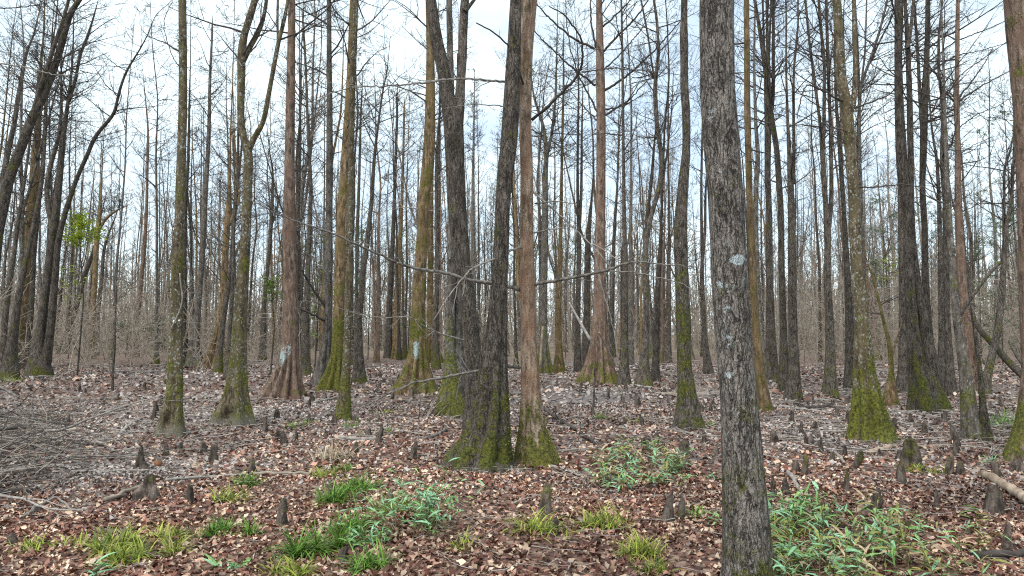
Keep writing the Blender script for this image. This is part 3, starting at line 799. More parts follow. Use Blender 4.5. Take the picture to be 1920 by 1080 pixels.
tree('left_dark', 'tupelo_tree', 'tree', 'dark stem with broad foot crossing in front of the brown trunk at far left', 'dark',
     [(14, 714, 44), (18, 690, 28), (22, 650, 19), (30, 590, 15), (38, 540, 12), (48, 490, 10), (62, 430, 9), (72, 380, 9), (80, 330, 7), (85, 250, 6), (88, 150, 5)], moss=LIGHT, v0=420, H=13)
tree('left_thin', 'tupelo_tree', 'tree', 'thinnest dark wavy stem at the left photo edge', 'dark',
     [(2, 702, 16), (8, 610, 11), (15, 547, 10), (24, 493, 9), (33, 420, 8), (42, 367, 6), (50, 310, 5), (58, 250, 4)], moss=NONE_, v0=450, H=12, n1=22)
tree('left_twin', 'tupelo_tree', 'tree', 'pair of dark stems on one swollen foot, one sending a long limb right', 'dark',
     [(73, 707, 50), (73, 685, 40), (72, 650, 22), (80, 593, 16), (88, 527, 15), (96, 460, 15), (101, 427, 15), (107, 380, 13), (110, 350, 12), (115, 283, 12), (122, 233, 11), (133, 150, 8), (137, 93, 7), (138, 40, 6), (140, 0, 5)],
     moss=LIGHT, v0=300, n1=40, H=14, elev=(0.0, 0.6),
     limbs=[([(86, 680, 22), (90, 653, 17), (98, 593, 14), (102, 543, 13), (108, 460, 12), (113, 433, 11), (122, 400, 10), (137, 353, 9), (147, 327, 8), (163, 293, 8), (177, 257, 8), (197, 233, 7), (217, 212, 7), (218, 193, 6), (230, 150, 6), (240, 127, 6), (260, 97, 5), (280, 60, 4), (292, 23, 4), (312, 13, 3), (323, 0, 3)], -0.6, False),
            ([(99, 430, 11), (92, 400, 10), (88, 377, 10), (88, 340, 10), (97, 300, 9), (110, 260, 8), (115, 217, 7), (115, 117, 5), (117, 80, 5), (120, 20, 4)], 0.5),
            ([(130, 190, 6), (143, 143, 6), (150, 100, 6), (163, 73, 6), (177, 27, 5), (184, 0, 4)], 0.4)])
tree('left_slant', 'tupelo_tree', 'tree', 'dark trunk slanting right on the pale clearing behind the yellow-leaved sapling', 'dark',
     [(118, 664, 26), (122, 650, 17), (132, 607, 12), (147, 560, 10), (157, 520, 9), (170, 487, 8), (178, 460, 7), (186, 420, 6), (200, 360, 5)], moss=LIGHT, v0=460, H=12, n1=26)
tree('left_back_brown', 'cypress_tree', 'tree', 'brownish trunk with branching top beyond the fallen brush, left of the dotted trunk', 'brown',
     [(168, 673, 22), (170, 640, 14), (173, 593, 11), (178, 527, 10), (180, 470, 10), (184, 427, 9), (188, 393, 7), (190, 350, 6), (192, 300, 5), (197, 220, 4)], moss=LIGHT, v0=440, H=14, n1=36,
     limbs=[([(182, 440, 6), (196, 410, 6), (215, 395, 5), (240, 385, 4)], 0.3, False)])
tree('left_back_thin', 'tupelo_tree', 'tree', 'thin dark stem hugging the brownish branching trunk on its right side', 'dark',
     [(180, 667, 13), (183, 590, 8), (192, 510, 7), (193, 477, 6), (201, 443, 5), (216, 410, 4), (230, 360, 3)], moss=NONE_, v0=480, H=9, n1=22)
tree('left_red_back', 'cypress_tree', 'tree', 'far reddish straight stem midway between the brownish and the dotted trunks', 'red',
     [(253, 669, 16), (255, 640, 11), (258, 593, 10), (265, 527, 8), (271, 460, 8), (275, 393, 6), (276, 330, 5), (278, 250, 4)], kind=CY, moss=NONE_, v0=440, H=19, n1=36)
tree('dotted_shadow', 'tupelo_tree', 'tree', 'thin dark trunk half hidden behind the right side of the dotted trunk', 'dark',
     [(345, 690, 18), (346, 600, 9), (346, 500, 8), (347, 393, 7), (353, 300, 6), (355, 200, 5), (357, 117, 4), (358, 0, 3)], moss=NONE_, v0=400, H=14, n1=24)
tree('mid_left_a', 'tupelo_tree', 'tree', 'dark trunk with a spread mossy foot just right of the dotted trunk', 'grey',
     [(364, 690, 36), (365, 665, 24), (367, 627, 14), (373, 560, 11), (378, 493, 11), (382, 427, 12), (384, 377, 11), (387, 333, 9), (391, 267, 8), (393, 200, 7), (393, 160, 6), (398, 60, 4)], moss=(0.6, 1.2, 0.05, 0.4), flute=(6, 0.2), v0=420, H=16)
tree('mid_left_b', 'tupelo_tree', 'tree', 'very thin straight stem between the dotted trunk and its mossy-footed neighbour', 'dark',
     [(356, 664, 10), (357, 600, 7), (358, 527, 6), (359, 460, 6), (358, 360, 5), (361, 250, 4)], moss=NONE_, v0=420, H=15, n1=20)
tree('fan_foot', 'cypress_tree', 'tree', 'brown cypress with a fan of long root ridges, left of the sinuous trunk', 'brown',
     [(403, 691, 46), (405, 675, 36), (407, 655, 26), (410, 637, 19), (415, 593, 14), (420, 527, 13), (423, 460, 13), (427, 410, 13), (430, 360, 10), (430, 333, 8), (433, 233, 6), (437, 133, 5), (440, 0, 4)], kind=CY, flute=(11, 0.36), moss=(0.25, 0.7, 0.1, 0.2), v0=400, H=16,
     limbs=[([(428, 425, 7), (440, 400, 7), (447, 377, 7), (449, 350, 6), (442, 300, 6), (440, 267, 6), (441, 180, 4)], 0.3, False)],
     branches=[([(415, 530), (400, 510), (375, 490), (355, 475)], 3, 1.3, -0.6, 4, 'twig'), ([(418, 460), (405, 445), (388, 422)], 3, 1.2, 0.4, 3, 'twig'), ([(420, 575), (395, 560), (375, 555), (350, 570)], 2, 1, -0.8, 4, 'limbwood')])
tree('behind_curved', 'tupelo_tree', 'tree', 'dark narrow trunk peeping out left of the sinuous trunk near its foot', 'dark',
     [(428, 714, 24), (428, 690, 14), (430, 640, 10), (433, 593, 7), (437, 510, 6), (438, 427, 5), (444, 370, 4), (452, 280, 3)], moss=LIGHT, v0=420, H=11, n1=16)
tree('pair_dark', 'tupelo_tree', 'tree', 'thin dark stem standing alone left of the straight reddish trunk', 'dark',
     [(491, 679, 18), (493, 650, 13), (495, 560, 9), (503, 493, 8), (508, 427, 8), (511, 370, 7), (512, 320, 6), (505, 283, 5), (500, 230, 4)], moss=LIGHT, v0=430, H=12, n1=26,
     limbs=[([(510, 420, 5), (520, 390, 4), (528, 350, 3)], 0.3, False)])
tree('red_straight', 'cypress_tree', 'tree', 'straight reddish cypress with a fluted foot and blue-green crust, left of centre', 'red',
     [(530, 747, 74), (534, 728, 58), (538, 705, 44), (541, 690, 38), (544, 643, 31), (545, 560, 29), (543, 460, 26), (543, 360, 23), (543, 300, 20), (545, 167, 18), (547, 33, 15), (547, 0, 14)],
     kind=CY, flute=(11, 0.36), moss=(0.2, 0.6, 0.0, 0.2), blazes=((534, 668, 9, 20, 0.80), (546, 655, 9, 16, 0.62)), v0=330, n1=20, H=18)
tree('behind_red_a', 'tupelo_tree', 'tree', 'thin dark trunk tight against the right side of the straight reddish cypress', 'dark',
     [(560, 694, 18), (559, 640, 11), (558, 493, 9), (558, 393, 9), (561, 333, 7), (562, 233, 5), (562, 100, 5), (561, 0, 4)], moss=NONE_, v0=360, H=15)
tree('behind_red_b', 'tupelo_tree', 'tree', 'dark trunk with a flared foot, second right of the straight reddish cypress', 'dark',
     [(572, 706, 32), (571, 690, 22), (572, 640, 16), (574, 593, 13), (578, 493, 10), (582, 393, 9), (583, 350, 8), (577, 233, 6), (575, 167, 5), (572, 100, 5), (568, 43, 4)], moss=LIGHT, v0=380, H=14)
tree('knotty', 'cypress_tree', 'tree', 'brown trunk bearing two broken dark limbs, left neighbour of the mossy fluted trunk', 'grey',
     [(605, 727, 48), (608, 700, 32), (611, 670, 24), (613, 640, 19), (615, 593, 16), (617, 493, 15), (617, 393, 14), (618, 333, 14), (618, 200, 12), (617, 67, 10), (617, 0, 9)], kind=CY, flute=(7, 0.3), moss=(0.35, 1.2, 0.02, 0.2), v0=330, H=16,
     branches=[([(612, 580), (600, 560), (585, 540), (572, 518), (566, 505)], 7, 4, -0.6, 2, 'twig'), ([(612, 602), (598, 596), (580, 586), (562, 580)], 7, 3, -0.9, 2, 'twig'), ([(610, 575), (590, 566), (560, 565)], 3, 1.5, -1.0, 3, 'limbwood')])
tree('mossy_fluted', 'cypress_tree', 'tree', 'golden mossy trunk with a fluted foot left of centre, behind the slim speckled one', 'brown',
     [(622, 734, 52), (627, 710, 38), (630, 690, 29), (633, 660, 25), (635, 593, 22), (637, 527, 22), (640, 460, 22), (643, 393, 23), (647, 300, 17), (650, 240, 14), (655, 150, 12), (658, 60, 10), (660, 0, 9)], kind=CY, flute=(8, 0.34), moss=(1.1, 4.2, 0.15, 0.1), v0=330, H=17)
tree('dark_bend', 'tupelo_tree', 'tree', 'dark trunk with a black flared foot, bending right as it rises', 'dark',
     [(674, 722, 34), (673, 700, 23), (672, 640, 16), (673, 590, 14), (678, 560, 12), (680, 510, 12), (688, 460, 11), (693, 410, 9), (697, 377, 8), (699, 333, 8), (703, 283, 7), (710, 227, 6), (718, 167, 6), (725, 140, 6), (728, 113, 5), (732, 67, 3)], moss=LOWM, v0=340, H=11, n1=24)
tree('thin_pair_l', 'tupelo_tree', 'tree', 'thin straight stem just left of the dark bending trunk', 'grey',
     [(667, 676, 13), (668, 600, 8), (670, 427, 7), (673, 350, 6), (677, 200, 4)], moss=(0.4, 6, 0.2, 0), v0=360, H=17)
tree('dark_740', 'tupelo_tree', 'tree', 'dark straight trunk in shade between the bending trunk and the blue-crusted cypress', 'dark',
     [(728, 672, 20), (729, 640, 13), (731, 560, 11), (736, 460, 9), (740, 360, 7), (745, 200, 5)], moss=NONE_, v0=360, H=17)
tree('brown_745', 'cypress_tree', 'tree', 'slender brown trunk with mossy foot, left of the blue-crusted cypress', 'brown',
     [(742, 672, 24), (743, 640, 13), (745, 593, 11), (750, 460, 10), (753, 393, 7), (756, 300, 5), (758, 200, 4)], kind=CY, flute=(7, 0.3), moss=(0.9, 1.0, 0.1, 0), v0=330, H=16)
tree('blue_crust', 'cypress_tree', 'tree', 'brown cypress with grooved mossy foot and teal crust patch, left of the dark forked trunk', 'brown',
     [(776, 740, 84), (779, 722, 64), (781, 700, 48), (782, 680, 38), (783, 653, 32), (784, 593, 29), (788, 510, 25), (792, 427, 22), (796, 360, 24), (802, 320, 26), (805, 267, 24), (807, 200, 21), (807, 100, 17), (805, 40, 14), (803, 0, 12)],
     kind=CY, flute=(10, 0.36), moss=(0.6, 6.5, 0.22, 0.4), blazes=((782, 655, 8, 22, 0.82),), v0=330, n1=40, H=17, lumps=0.10, elev=(0.1, 0.75))
tree('behind_blue', 'cypress_tree', 'tree', 'brown trunk with a fluted mossy skirt, half behind the teal-crusted cypress', 'brown',
     [(811, 682, 40), (810, 660, 27), (808, 630, 17), (807, 560, 13), (807, 427, 12), (809, 300, 9), (812, 150, 7)], kind=CY, flute=(9, 0.36), moss=(0.9, 2.2, 0.2, 0.2), v0=300, H=17, n1=18)
tree('dark_820', 'tupelo_tree', 'tree', 'thin dark straight stem in the gap left of the dark forked trunk', 'dark',
     [(818, 664, 14), (818, 593, 9), (820, 460, 9), (823, 360, 7), (824, 250, 5)], moss=NONE_, v0=330, H=17, n1=18)
tree('thin_887', 'tupelo_tree', 'tree', 'pale thin pole far back between the two dark central trunks', 'grey',
     [(889, 655, 12), (888, 500, 8), (887, 340, 6), (889, 200, 4), (890, 130, 3)], moss=NONE_, v0=330, H=19, n1=24)

# --- middle trees, right part
tree('gm_1020', 'cypress_tree', 'tree', 'greenish trunk with mossy fluted skirt, first right of the reddish peeling trunk', 'grey',
     [(1021, 702, 34), (1020, 670, 20), (1019, 630, 16), (1020, 527, 14), (1022, 427, 14), (1022, 333, 11), (1025, 283, 10), (1019, 235, 7), (1010, 210, 6), (1003, 190, 5)], kind=CY, flute=(8, 0.3), moss=(0.9, 2.0, 0.15, 0.4), v0=330, H=12, n1=34,
     limbs=[([(1026, 290, 7), (1035, 250, 6), (1042, 180, 5), (1044, 90, 4), (1046, 0, 3)], 0.4)])
tree('br_1048', 'cypress_tree', 'tree', 'slim brown trunk with mossy foot, second right of the peeling trunk', 'brown',
     [(1048, 699, 24), (1048, 670, 13), (1047, 593, 11), (1050, 493, 9), (1052, 393, 8), (1053, 333, 6), (1055, 233, 5), (1057, 133, 4)], kind=CY, flute=(6, 0.25), moss=(0.9, 1.3, 0.05, 0.1), v0=340, H=15, n1=34)
tree('dk_1083', 'tupelo_tree', 'tree', 'dark slender trunk splitting into two thin tops, left of the red fluted cypress', 'dark',
     [(1083, 698, 16), (1083, 640, 11), (1084, 560, 10), (1086, 460, 10), (1083, 360, 6), (1083, 300, 5), (1085, 180, 4)], moss=(0.3, 1.4, 0.05, 0), v0=330, H=15, n1=30,
     limbs=[([(1087, 430, 6), (1090, 360, 6), (1091, 250, 5), (1093, 150, 4)], 0.3)])
tree('dk_1100', 'tupelo_tree', 'tree', 'dark trunk leaning right, touching the left side of the red fluted cypress', 'dark',
     [(1097, 692, 26), (1098, 660, 16), (1100, 593, 13), (1102, 460, 12), (1105, 417, 10), (1110, 367, 8), (1114, 300, 6)], moss=NONE_, v0=340, H=9, n1=14)
tree('red_fluted', 'cypress_tree', 'tree', 'tall reddish cypress with broad fluted skirt and high spreading branches, right of centre', 'red',
     [(1123, 720, 72), (1123, 705, 58), (1124, 685, 46), (1124, 660, 37), (1124, 643, 33), (1125, 560, 27), (1125, 493, 23), (1126, 393, 20), (1127, 300, 19), (1127, 217, 19), (1126, 160, 19), (1125, 100, 16), (1124, 33, 14), (1123, 0, 12)],
     kind=CY, flute=(11, 0.38), moss=(0.75, 1.5, 0.0, 0.25), v0=60, n1=26, H=19, elev=(0.3, 0.9), Lmax=3,
     branches=[([(1133, 217), (1160, 200), (1180, 187), (1200, 165), (1222, 143)], 5, 1.6, -0.8, 5, 'twig'), ([(1133, 170), (1160, 153), (1187, 133), (1230, 92), (1270, 45), (1292, 15)], 6.5, 1.8, -0.8, 5, 'twig'),
               ([(1131, 97), (1160, 65), (1193, 33), (1215, 0), (1235, -30)], 6, 2, -0.6, 5, 'twig'), ([(1131, 50), (1155, 28), (1180, 3), (1200, -25)], 5, 2, 0.3, 4, 'twig'),
               ([(1117, 160), (1080, 133), (1040, 97), (1000, 57), (970, 30)], 5.5, 1.6, -0.8, 5, 'twig'), ([(1115, 92), (1070, 70), (1040, 43), (1010, 13), (990, -10)], 6, 2, -0.4, 5, 'twig'),
               ([(1121, 213), (1105, 180), (1087, 147), (1070, 93), (1062, 40), (1060, 0)], 5, 1.8, -0.5, 4, 'twig'), ([(1118, 90), (1108, 43), (1107, 0), (1105, -30)], 5, 2, -0.5, 3, 'twig'),
               ([(1133, 130), (1150, 115), (1200, 60), (1230, 0)], 4.5, 1.6, 0.9, 5, 'twig'), ([(1133, 205), (1165, 200), (1220, 170)], 4, 1.4, 0.9, 5, 'twig'), ([(1118, 225), (1090, 195), (1060, 160)], 4, 1.4, 0.8, 5, 'twig')])
tree('dk_1147', 'tupelo_tree', 'tree', 'thin dark stem immediately right of the red fluted cypress', 'dark',
     [(1148, 670, 16), (1147, 640, 11), (1147, 560, 10), (1150, 480, 8), (1152, 427, 7), (1157, 360, 6), (1160, 250, 5), (1162, 120, 4)], moss=NONE_, v0=350, H=16, n1=26)
tree('dk_1172', 'tupelo_tree', 'tree', 'straight dark trunk with black conical foot, second right of the red fluted cypress', 'dark',
     [(1170, 724, 32), (1170, 705, 22), (1171, 670, 15), (1172, 593, 13), (1172, 493, 11), (1170, 393, 8), (1169, 300, 6), (1168, 200, 6), (1167, 100, 5), (1165, 0, 4)], moss=(0.35, 4, 0.05, 0), v0=330, H=17)
tree('dk_1183', 'tupelo_tree', 'tree', 'thin dark pole behind, third right of the red fluted cypress', 'grey',
     [(1183, 684, 14), (1182, 627, 9), (1182, 500, 7), (1183, 380, 6), (1184, 200, 4)], moss=NONE_, v0=350, H=19)
tree('wavy_1206', 'tupelo_tree', 'tree', 'wavy trunk with mossy black foot, splitting and rejoining high up', 'dark',
     [(1206, 725, 38), (1207, 700, 25), (1208, 677, 18), (1212, 593, 12), (1210, 493, 11), (1212, 440, 12), (1223, 397, 9), (1237, 350, 10), (1242, 300, 9), (1232, 240, 9), (1228, 167, 9), (1230, 140, 8), (1235, 100, 6), (1232, 40, 6), (1226, 0, 5)], moss=(0.6, 1.2, 0.1, 0.2), v0=330, H=15,
     limbs=[([(1212, 445, 8), (1215, 393, 7), (1222, 333, 7), (1227, 267, 6), (1230, 235, 6)], 0.2, False), ([(1228, 150, 5), (1223, 127, 4), (1215, 67, 4), (1204, 10, 4)], 0.3),
            ([(1243, 335, 5), (1252, 280, 4), (1260, 200, 3), (1263, 133, 3)], 0.5, False)])
tree('dk_1229', 'tupelo_tree', 'tree', 'dark trunk with small conical foot, right of the wavy trunk', 'dark',
     [(1229, 714, 22), (1229, 690, 14), (1231, 640, 12), (1233, 560, 10), (1238, 460, 7), (1242, 360, 5), (1246, 240, 4)], moss=NONE_, v0=350, H=17, n1=26)
tree('dk_1253', 'tupelo_tree', 'tree', 'thin dark stem left of the mossy green-sided trunk', 'dark',
     [(1253, 679, 16), (1254, 650, 9), (1255, 593, 7), (1255, 493, 6), (1254, 380, 5), (1253, 250, 4)], moss=NONE_, v0=350, H=19, n1=24)
tree('dk_1320', 'tupelo_tree', 'tree', 'thin dark trunk in the gap left of the nearest thick trunk', 'dark',
     [(1329, 702, 22), (1325, 670, 13), (1321, 627, 10), (1317, 527, 7), (1315, 393, 6), (1315, 333, 5), (1318, 200, 4)], moss=NONE_, v0=380, H=15, n1=24)
tree('br_1400', 'cypress_tree', 'tree', 'straight brown trunk hugging the right side of the nearest thick trunk', 'brown',
     [(1433, 774, 34), (1430, 740, 24), (1424, 690, 18), (1416, 600, 15), (1410, 480, 14), (1405, 360, 13), (1401, 200, 13), (1400, 33, 11), (1400, 0, 11)], kind=CY, moss=LIGHT, v0=420, H=17, elev=(-0.3, 0.4), Lmax=1.6)
tree('pale_1420', 'tupelo_tree', 'tree', 'pale curved slender trunk just right of the nearest thick trunk', 'grey',
     [(1432, 722, 20), (1430, 680, 12), (1427, 627, 10), (1423, 560, 9), (1418, 460, 9), (1417, 350, 10), (1422, 300, 9), (1417, 233, 7), (1414, 133, 5), (1415, 33, 4), (1416, 0, 4)], moss=NONE_, v0=380, H=15, n1=24)
tree('dk_1443', 'tupelo_tree', 'tree', 'dark trunk with several upright tops, first of the dark row by the nearest trunk', 'dark',
     [(1448, 718, 36), (1447, 690, 24), (1445, 627, 18), (1443, 527, 14), (1442, 393, 12), (1439, 333, 12), (1440, 233, 14), (1438, 133, 13), (1431, 100, 9), (1422, 40, 7), (1415, 0, 6)], moss=LIGHT, v0=380, H=16,
     limbs=[([(1438, 150, 8), (1439, 100, 6), (1438, 0, 6)], 0.2), ([(1443, 240, 9), (1450, 180, 8), (1450, 100, 7), (1450, 0, 6)], -0.2), ([(1436, 180, 6), (1433, 100, 5), (1430, 0, 4)], 0.4)])
tree('dk_1466', 'tupelo_tree', 'tree', 'dark trunk slanting left at its top, second of the close dark row', 'dark',
     [(1470, 738, 26), (1470, 700, 18), (1469, 627, 14), (1466, 527, 12), (1464, 393, 12), (1460, 333, 12), (1457, 283, 11), (1450, 240, 11), (1444, 200, 8), (1441, 120, 5)], moss=LIGHT, v0=400, H=14, n1=26)
tree('dk_1485', 'tupelo_tree', 'tree', 'dark white-specked trunk forking in two, third of the close dark row', 'dark',
     [(1486, 752, 38), (1488, 730, 28), (1489, 690, 21), (1487, 627, 18), (1485, 527, 16), (1484, 393, 14), (1482, 333, 12), (1480, 283, 9), (1477, 233, 6), (1474, 133, 4), (1474, 0, 3)], moss=LIGHT, v0=400, H=15,
     limbs=[([(1486, 345, 10), (1489, 290, 7), (1488, 233, 6), (1488, 133, 5), (1497, 43, 4), (1496, 0, 3)], 0.3)])
tree('dk_1555', 'tupelo_tree', 'tree', 'dark trunk dividing into two upright stems, left of the yellow-green grooved foot', 'dark',
     [(1556, 744, 34), (1556, 720, 24), (1557, 660, 18), (1554, 580, 16), (1551, 530, 13), (1552, 460, 13), (1552, 425, 15), (1548, 385, 10), (1545, 333, 10), (1542, 283, 10), (1538, 233, 6), (1527, 150, 6), (1518, 83, 5), (1510, 0, 5)], moss=LIGHT, v0=330, H=16,
     limbs=[([(1554, 425, 11), (1559, 377, 9), (1559, 333, 8), (1557, 233, 7), (1553, 133, 7), (1550, 33, 6), (1549, 0, 6)], 0.2), ([(1543, 290, 7), (1545, 233, 7), (1546, 117, 7), (1537, 33, 6), (1535, 0, 5)], -0.3)])
tree('dk_1590', 'tupelo_tree', 'tree', 'dark trunk close behind the left side of the yellow-green grooved foot', 'dark',
     [(1597, 727, 32), (1596, 700, 24), (1594, 640, 17), (1592, 593, 15), (1588, 493, 11), (1582, 393, 9), (1578, 333, 9), (1573, 250, 8), (1568, 200, 6), (1566, 100, 5)], moss=NONE_, v0=360, H=15, n1=26)
tree('pl_1612', 'tupelo_tree', 'tree', 'pale slim trunk rising behind the fork of the yellow-green-footed tree', 'grey',
     [(1626, 737, 22), (1622, 650, 12), (1617, 500, 9), (1615, 393, 8), (1612, 333, 8), (1610, 233, 8), (1613, 160, 6), (1630, 117, 6), (1647, 67, 5), (1664, 0, 4)], moss=NONE_, v0=300, H=15,
     limbs=[([(1612, 180, 5), (1622, 100, 4), (1625, 0, 3)], 0.4), ([(1632, 118, 4), (1650, 75, 4), (1672, 35, 3)], -0.3)])
tree('crook', 'tupelo_tree', 'tree', 'thin crooked mossy sapling with a knobbly foot, left of the twin mossy trunks', 'brown',
     [(1670, 762, 34), (1670, 740, 24), (1671, 710, 12), (1672, 690, 9), (1667, 640, 8), (1655, 595, 6), (1643, 543, 6), (1630, 500, 5), (1623, 483, 4), (1615, 440, 3)], moss=(0.5, 6, 0.35, 0), v0=600, H=5, n1=14, Lmax=1.6, goes_on=False,
     limbs=[([(1672, 670, 5), (1680, 640, 4), (1692, 600, 3)], 0.2, False)])
tree('dk_1690', 'tupelo_tree', 'tree', 'black straight trunk hidden partly by the left stem of the twin mossy trunks', 'dark',
     [(1692, 735, 30), (1692, 710, 20), (1693, 693, 17), (1692, 560, 12), (1690, 460, 11), (1688, 360, 10), (1686, 250, 8), (1688, 120, 6)], moss=NONE_, v0=350, H=15, n1=24)
tree('dk_1735', 'tupelo_tree', 'tree', 'dark double-topped trunk rising behind the right stem of the twin mossy trunks', 'dark',
     [(1750, 724, 26), (1746, 680, 16), (1740, 600, 13), (1735, 527, 13), (1734, 427, 12), (1729, 350, 11), (1731, 300, 13), (1733, 200, 15), (1738, 100, 10), (1740, 0, 9)], moss=NONE_, v0=400, H=15, n1=34,
     limbs=[([(1729, 235, 9), (1724, 170, 7), (1721, 100, 6), (1716, 30, 5), (1713, -10, 5)], 0.3)],
     branches=[([(1738, 95), (1775, 60), (1812, 32), (1847, 12)], 4, 1.5, -0.8, 5, 'twig'), ([(1736, 120), (1790, 78), (1850, 55), (1885, 40)], 4, 1.5, -0.8, 6, 'twig'), ([(1738, 140), (1790, 105), (1840, 95), (1890, 80)], 4, 1.5, 0.6, 6, 'twig')])
tree('dk_1765', 'tupelo_tree', 'tree', 'dark slender trunk midway between the twin mossy trunks and the red split one', 'dark',
     [(1765, 732, 22), (1766, 700, 16), (1767, 627, 13), (1765, 527, 12), (1762, 427, 8), (1760, 360, 7), (1757, 300, 6), (1748, 250, 4), (1742, 180, 3)], moss=NONE_, v0=420, H=13, n1=28)
tree('dk_1775', 'tupelo_tree', 'tree', 'dark trunk left-adjacent to the red split-footed trunk, behind the pale brown one', 'dark',
     [(1783, 742, 24), (1781, 700, 16), (1776, 600, 11), (1774, 493, 10), (1774, 393, 10), (1767, 310, 10), (1768, 200, 6), (1760, 133, 6), (1760, 67, 5), (1767, 0, 3)], moss=NONE_, v0=420, H=14, n1=34,
     branches=[([(1766, 190), (1800, 140), (1850, 105), (1900, 70)], 3.5, 1.5, -0.5, 6, 'twig'), ([(1764, 150), (1730, 110), (1695, 60), (1672, 30)], 3.5, 1.5, 0.3, 5, 'twig')])
tree('pb_1810', 'tupelo_tree', 'tree', 'greyish trunk with dark moss-flecked foot in front of the red split trunk', 'grey',
     [(1824, 822, 44), (1821, 800, 34), (1816, 760, 28), (1810, 700, 22), (1800, 640, 17), (1792, 580, 15), (1785, 493, 14), (1780, 420, 11), (1776, 340, 9), (1771, 200, 6), (1768, 90, 4)], moss=LIGHT, v0=400, H=11, n1=26)
tree('red_split', 'cypress_tree', 'tree', 'red-brown trunk with a dark split foot and whorled branches near the right', 'red',
     [(1826, 732, 32), (1824, 705, 26), (1818, 660, 21), (1810, 593, 17), (1803, 527, 17), (1799, 440, 15), (1797, 393, 14), (1796, 340, 12), (1796, 300, 11), (1795, 233, 10), (1793, 193, 11), (1795, 133, 8), (1795, 67, 8), (1796, 0, 7)], kind=CY, moss=NONE_, dents=((1824, 690, 3, 40, 0.22),), v0=330, n1=30, H=16, elev=(0.1, 0.7), lumps=0.06,
     branches=[([(1797, 190), (1830, 168), (1860, 150), (1895, 132)], 4.5, 1.6, -0.7, 6, 'twig'), ([(1797, 185), (1812, 165), (1825, 150), (1845, 120), (1862, 90)], 4.5, 1.5, -0.3, 5, 'twig'), ([(1789, 190), (1775, 175), (1765, 160), (1750, 130)], 5, 2, -0.4, 5, 'twig'),
               ([(1797, 175), (1790, 165), (1786, 150), (1782, 120)], 4, 1.5, 0.3, 3, 'twig'), ([(1798, 345), (1815, 325), (1835, 300), (1838, 270), (1850, 245)], 3, 1.3, -0.6, 3, 'twig'), ([(1798, 400), (1830, 385), (1855, 370)], 2.5, 1.2, -0.5, 4, 'twig'),
               ([(1790, 200), (1765, 205), (1742, 220)], 3.5, 1.4, -0.4, 4, 'twig'), ([(1797, 240), (1830, 215), (1870, 200), (1900, 180)], 3, 1.3, 0.5, 5, 'twig'), ([(1797, 290), (1830, 270), (1865, 255)], 2.5, 1.1, 0.3, 4, 'twig')])
tree('small_1848', 'tupelo_tree', 'tree', 'short dark slender stem with club foot, right of the greyish moss-flecked trunk', 'dark',
     [(1848, 824, 26), (1847, 800, 18), (1843, 760, 12), (1838, 700, 9), (1830, 640, 7), (1822, 590, 5), (1815, 540, 4)], moss=LIGHT, v0=640, H=4, n1=8, Lmax=1.2, goes_on=False)
tree('bow_1880', 'tupelo_tree', 'tree', 'bowed dark trunk forking at the top, left of the broad reddish edge trunk', 'dark',
     [(1845, 742, 24), (1849, 715, 16), (1854, 690, 14), (1870, 627, 13), (1878, 560, 13), (1882, 493, 10), (1885, 437, 9), (1891, 405, 7), (1897, 370, 6), (1900, 317, 5), (1903, 240, 4)], moss=LIGHT, v0=430, H=8, n1=26,
     limbs=[([(1885, 440, 6), (1882, 410, 6), (1883, 360, 5), (1882, 317, 5), (1890, 298, 5), (1900, 260, 4), (1903, 220, 3)], 0.3, False)])

# --- leaning and thin extras
def leaning_log(name, label, pts, rad, Y0, Y1, mat, group=None, cat='fallen tree', moss=0.3):
    k = len(pts)
    P = np.array([at(u, v, Y0 + (Y1 - Y0) * i / (k - 1)) for i, (u, v) in enumerate(pts)])
    R = np.interp(np.linspace(0, 1, k), [0, 1], rad)
    P, R, _ = resample(P, R, 0.12)
    mb = MB(); mb.tubes(P, R, 8, cap=True, moss=moss)
    o = link(name, mb.build(name, M[mat], origin=P[0]), None, P[0])
    return tag(o, label, cat, group)
leaning_log('fallen_tree', 'dark mossy trunk leaning down to the right across the right edge thicket', [(1823, 597), (1838, 620), (1860, 643), (1890, 678), (1930, 716), (1960, 745)], (0.06, 0.10), 19.5, 17.0, 'dark', moss=0.5)
leaning_log('fallen_tree', 'thin leaning stem propped against the bowed trunk, rising to the upper right', [(1800, 590), (1820, 560), (1845, 525), (1873, 493), (1917, 457)], (0.055, 0.03), 18.5, 17.6, 'grey')
leaning_log('fallen_tree', 'slim dark stem lying aslant at the right edge below the mossy leaning trunk', [(1893, 640), (1905, 665), (1930, 700), (1960, 735)], (0.04, 0.06), 20, 18.6, 'dark')
leaning_log('dead_branch', 'bleached broken stick leaning at the left of the red fluted cypress', [(1067, 567), (1087, 603), (1107, 638)], (0.025, 0.045), 19.0, 18.6, 'deadwood', cat='dead branch')
leaning_log('dead_branch', 'thin bleached stick leaning on the right skirt of the red fluted cypress', [(1123, 623), (1138, 652), (1153, 684)], (0.02, 0.03), 17.2, 19.0, 'deadwood', cat='dead branch')
leaning_log('dead_branch', 'short upright dead snag between the greenish and the slim brown trunks', [(1013, 688), (1015, 650), (1018, 612)], (0.045, 0.035), 22, 22, 'log', cat='dead branch')
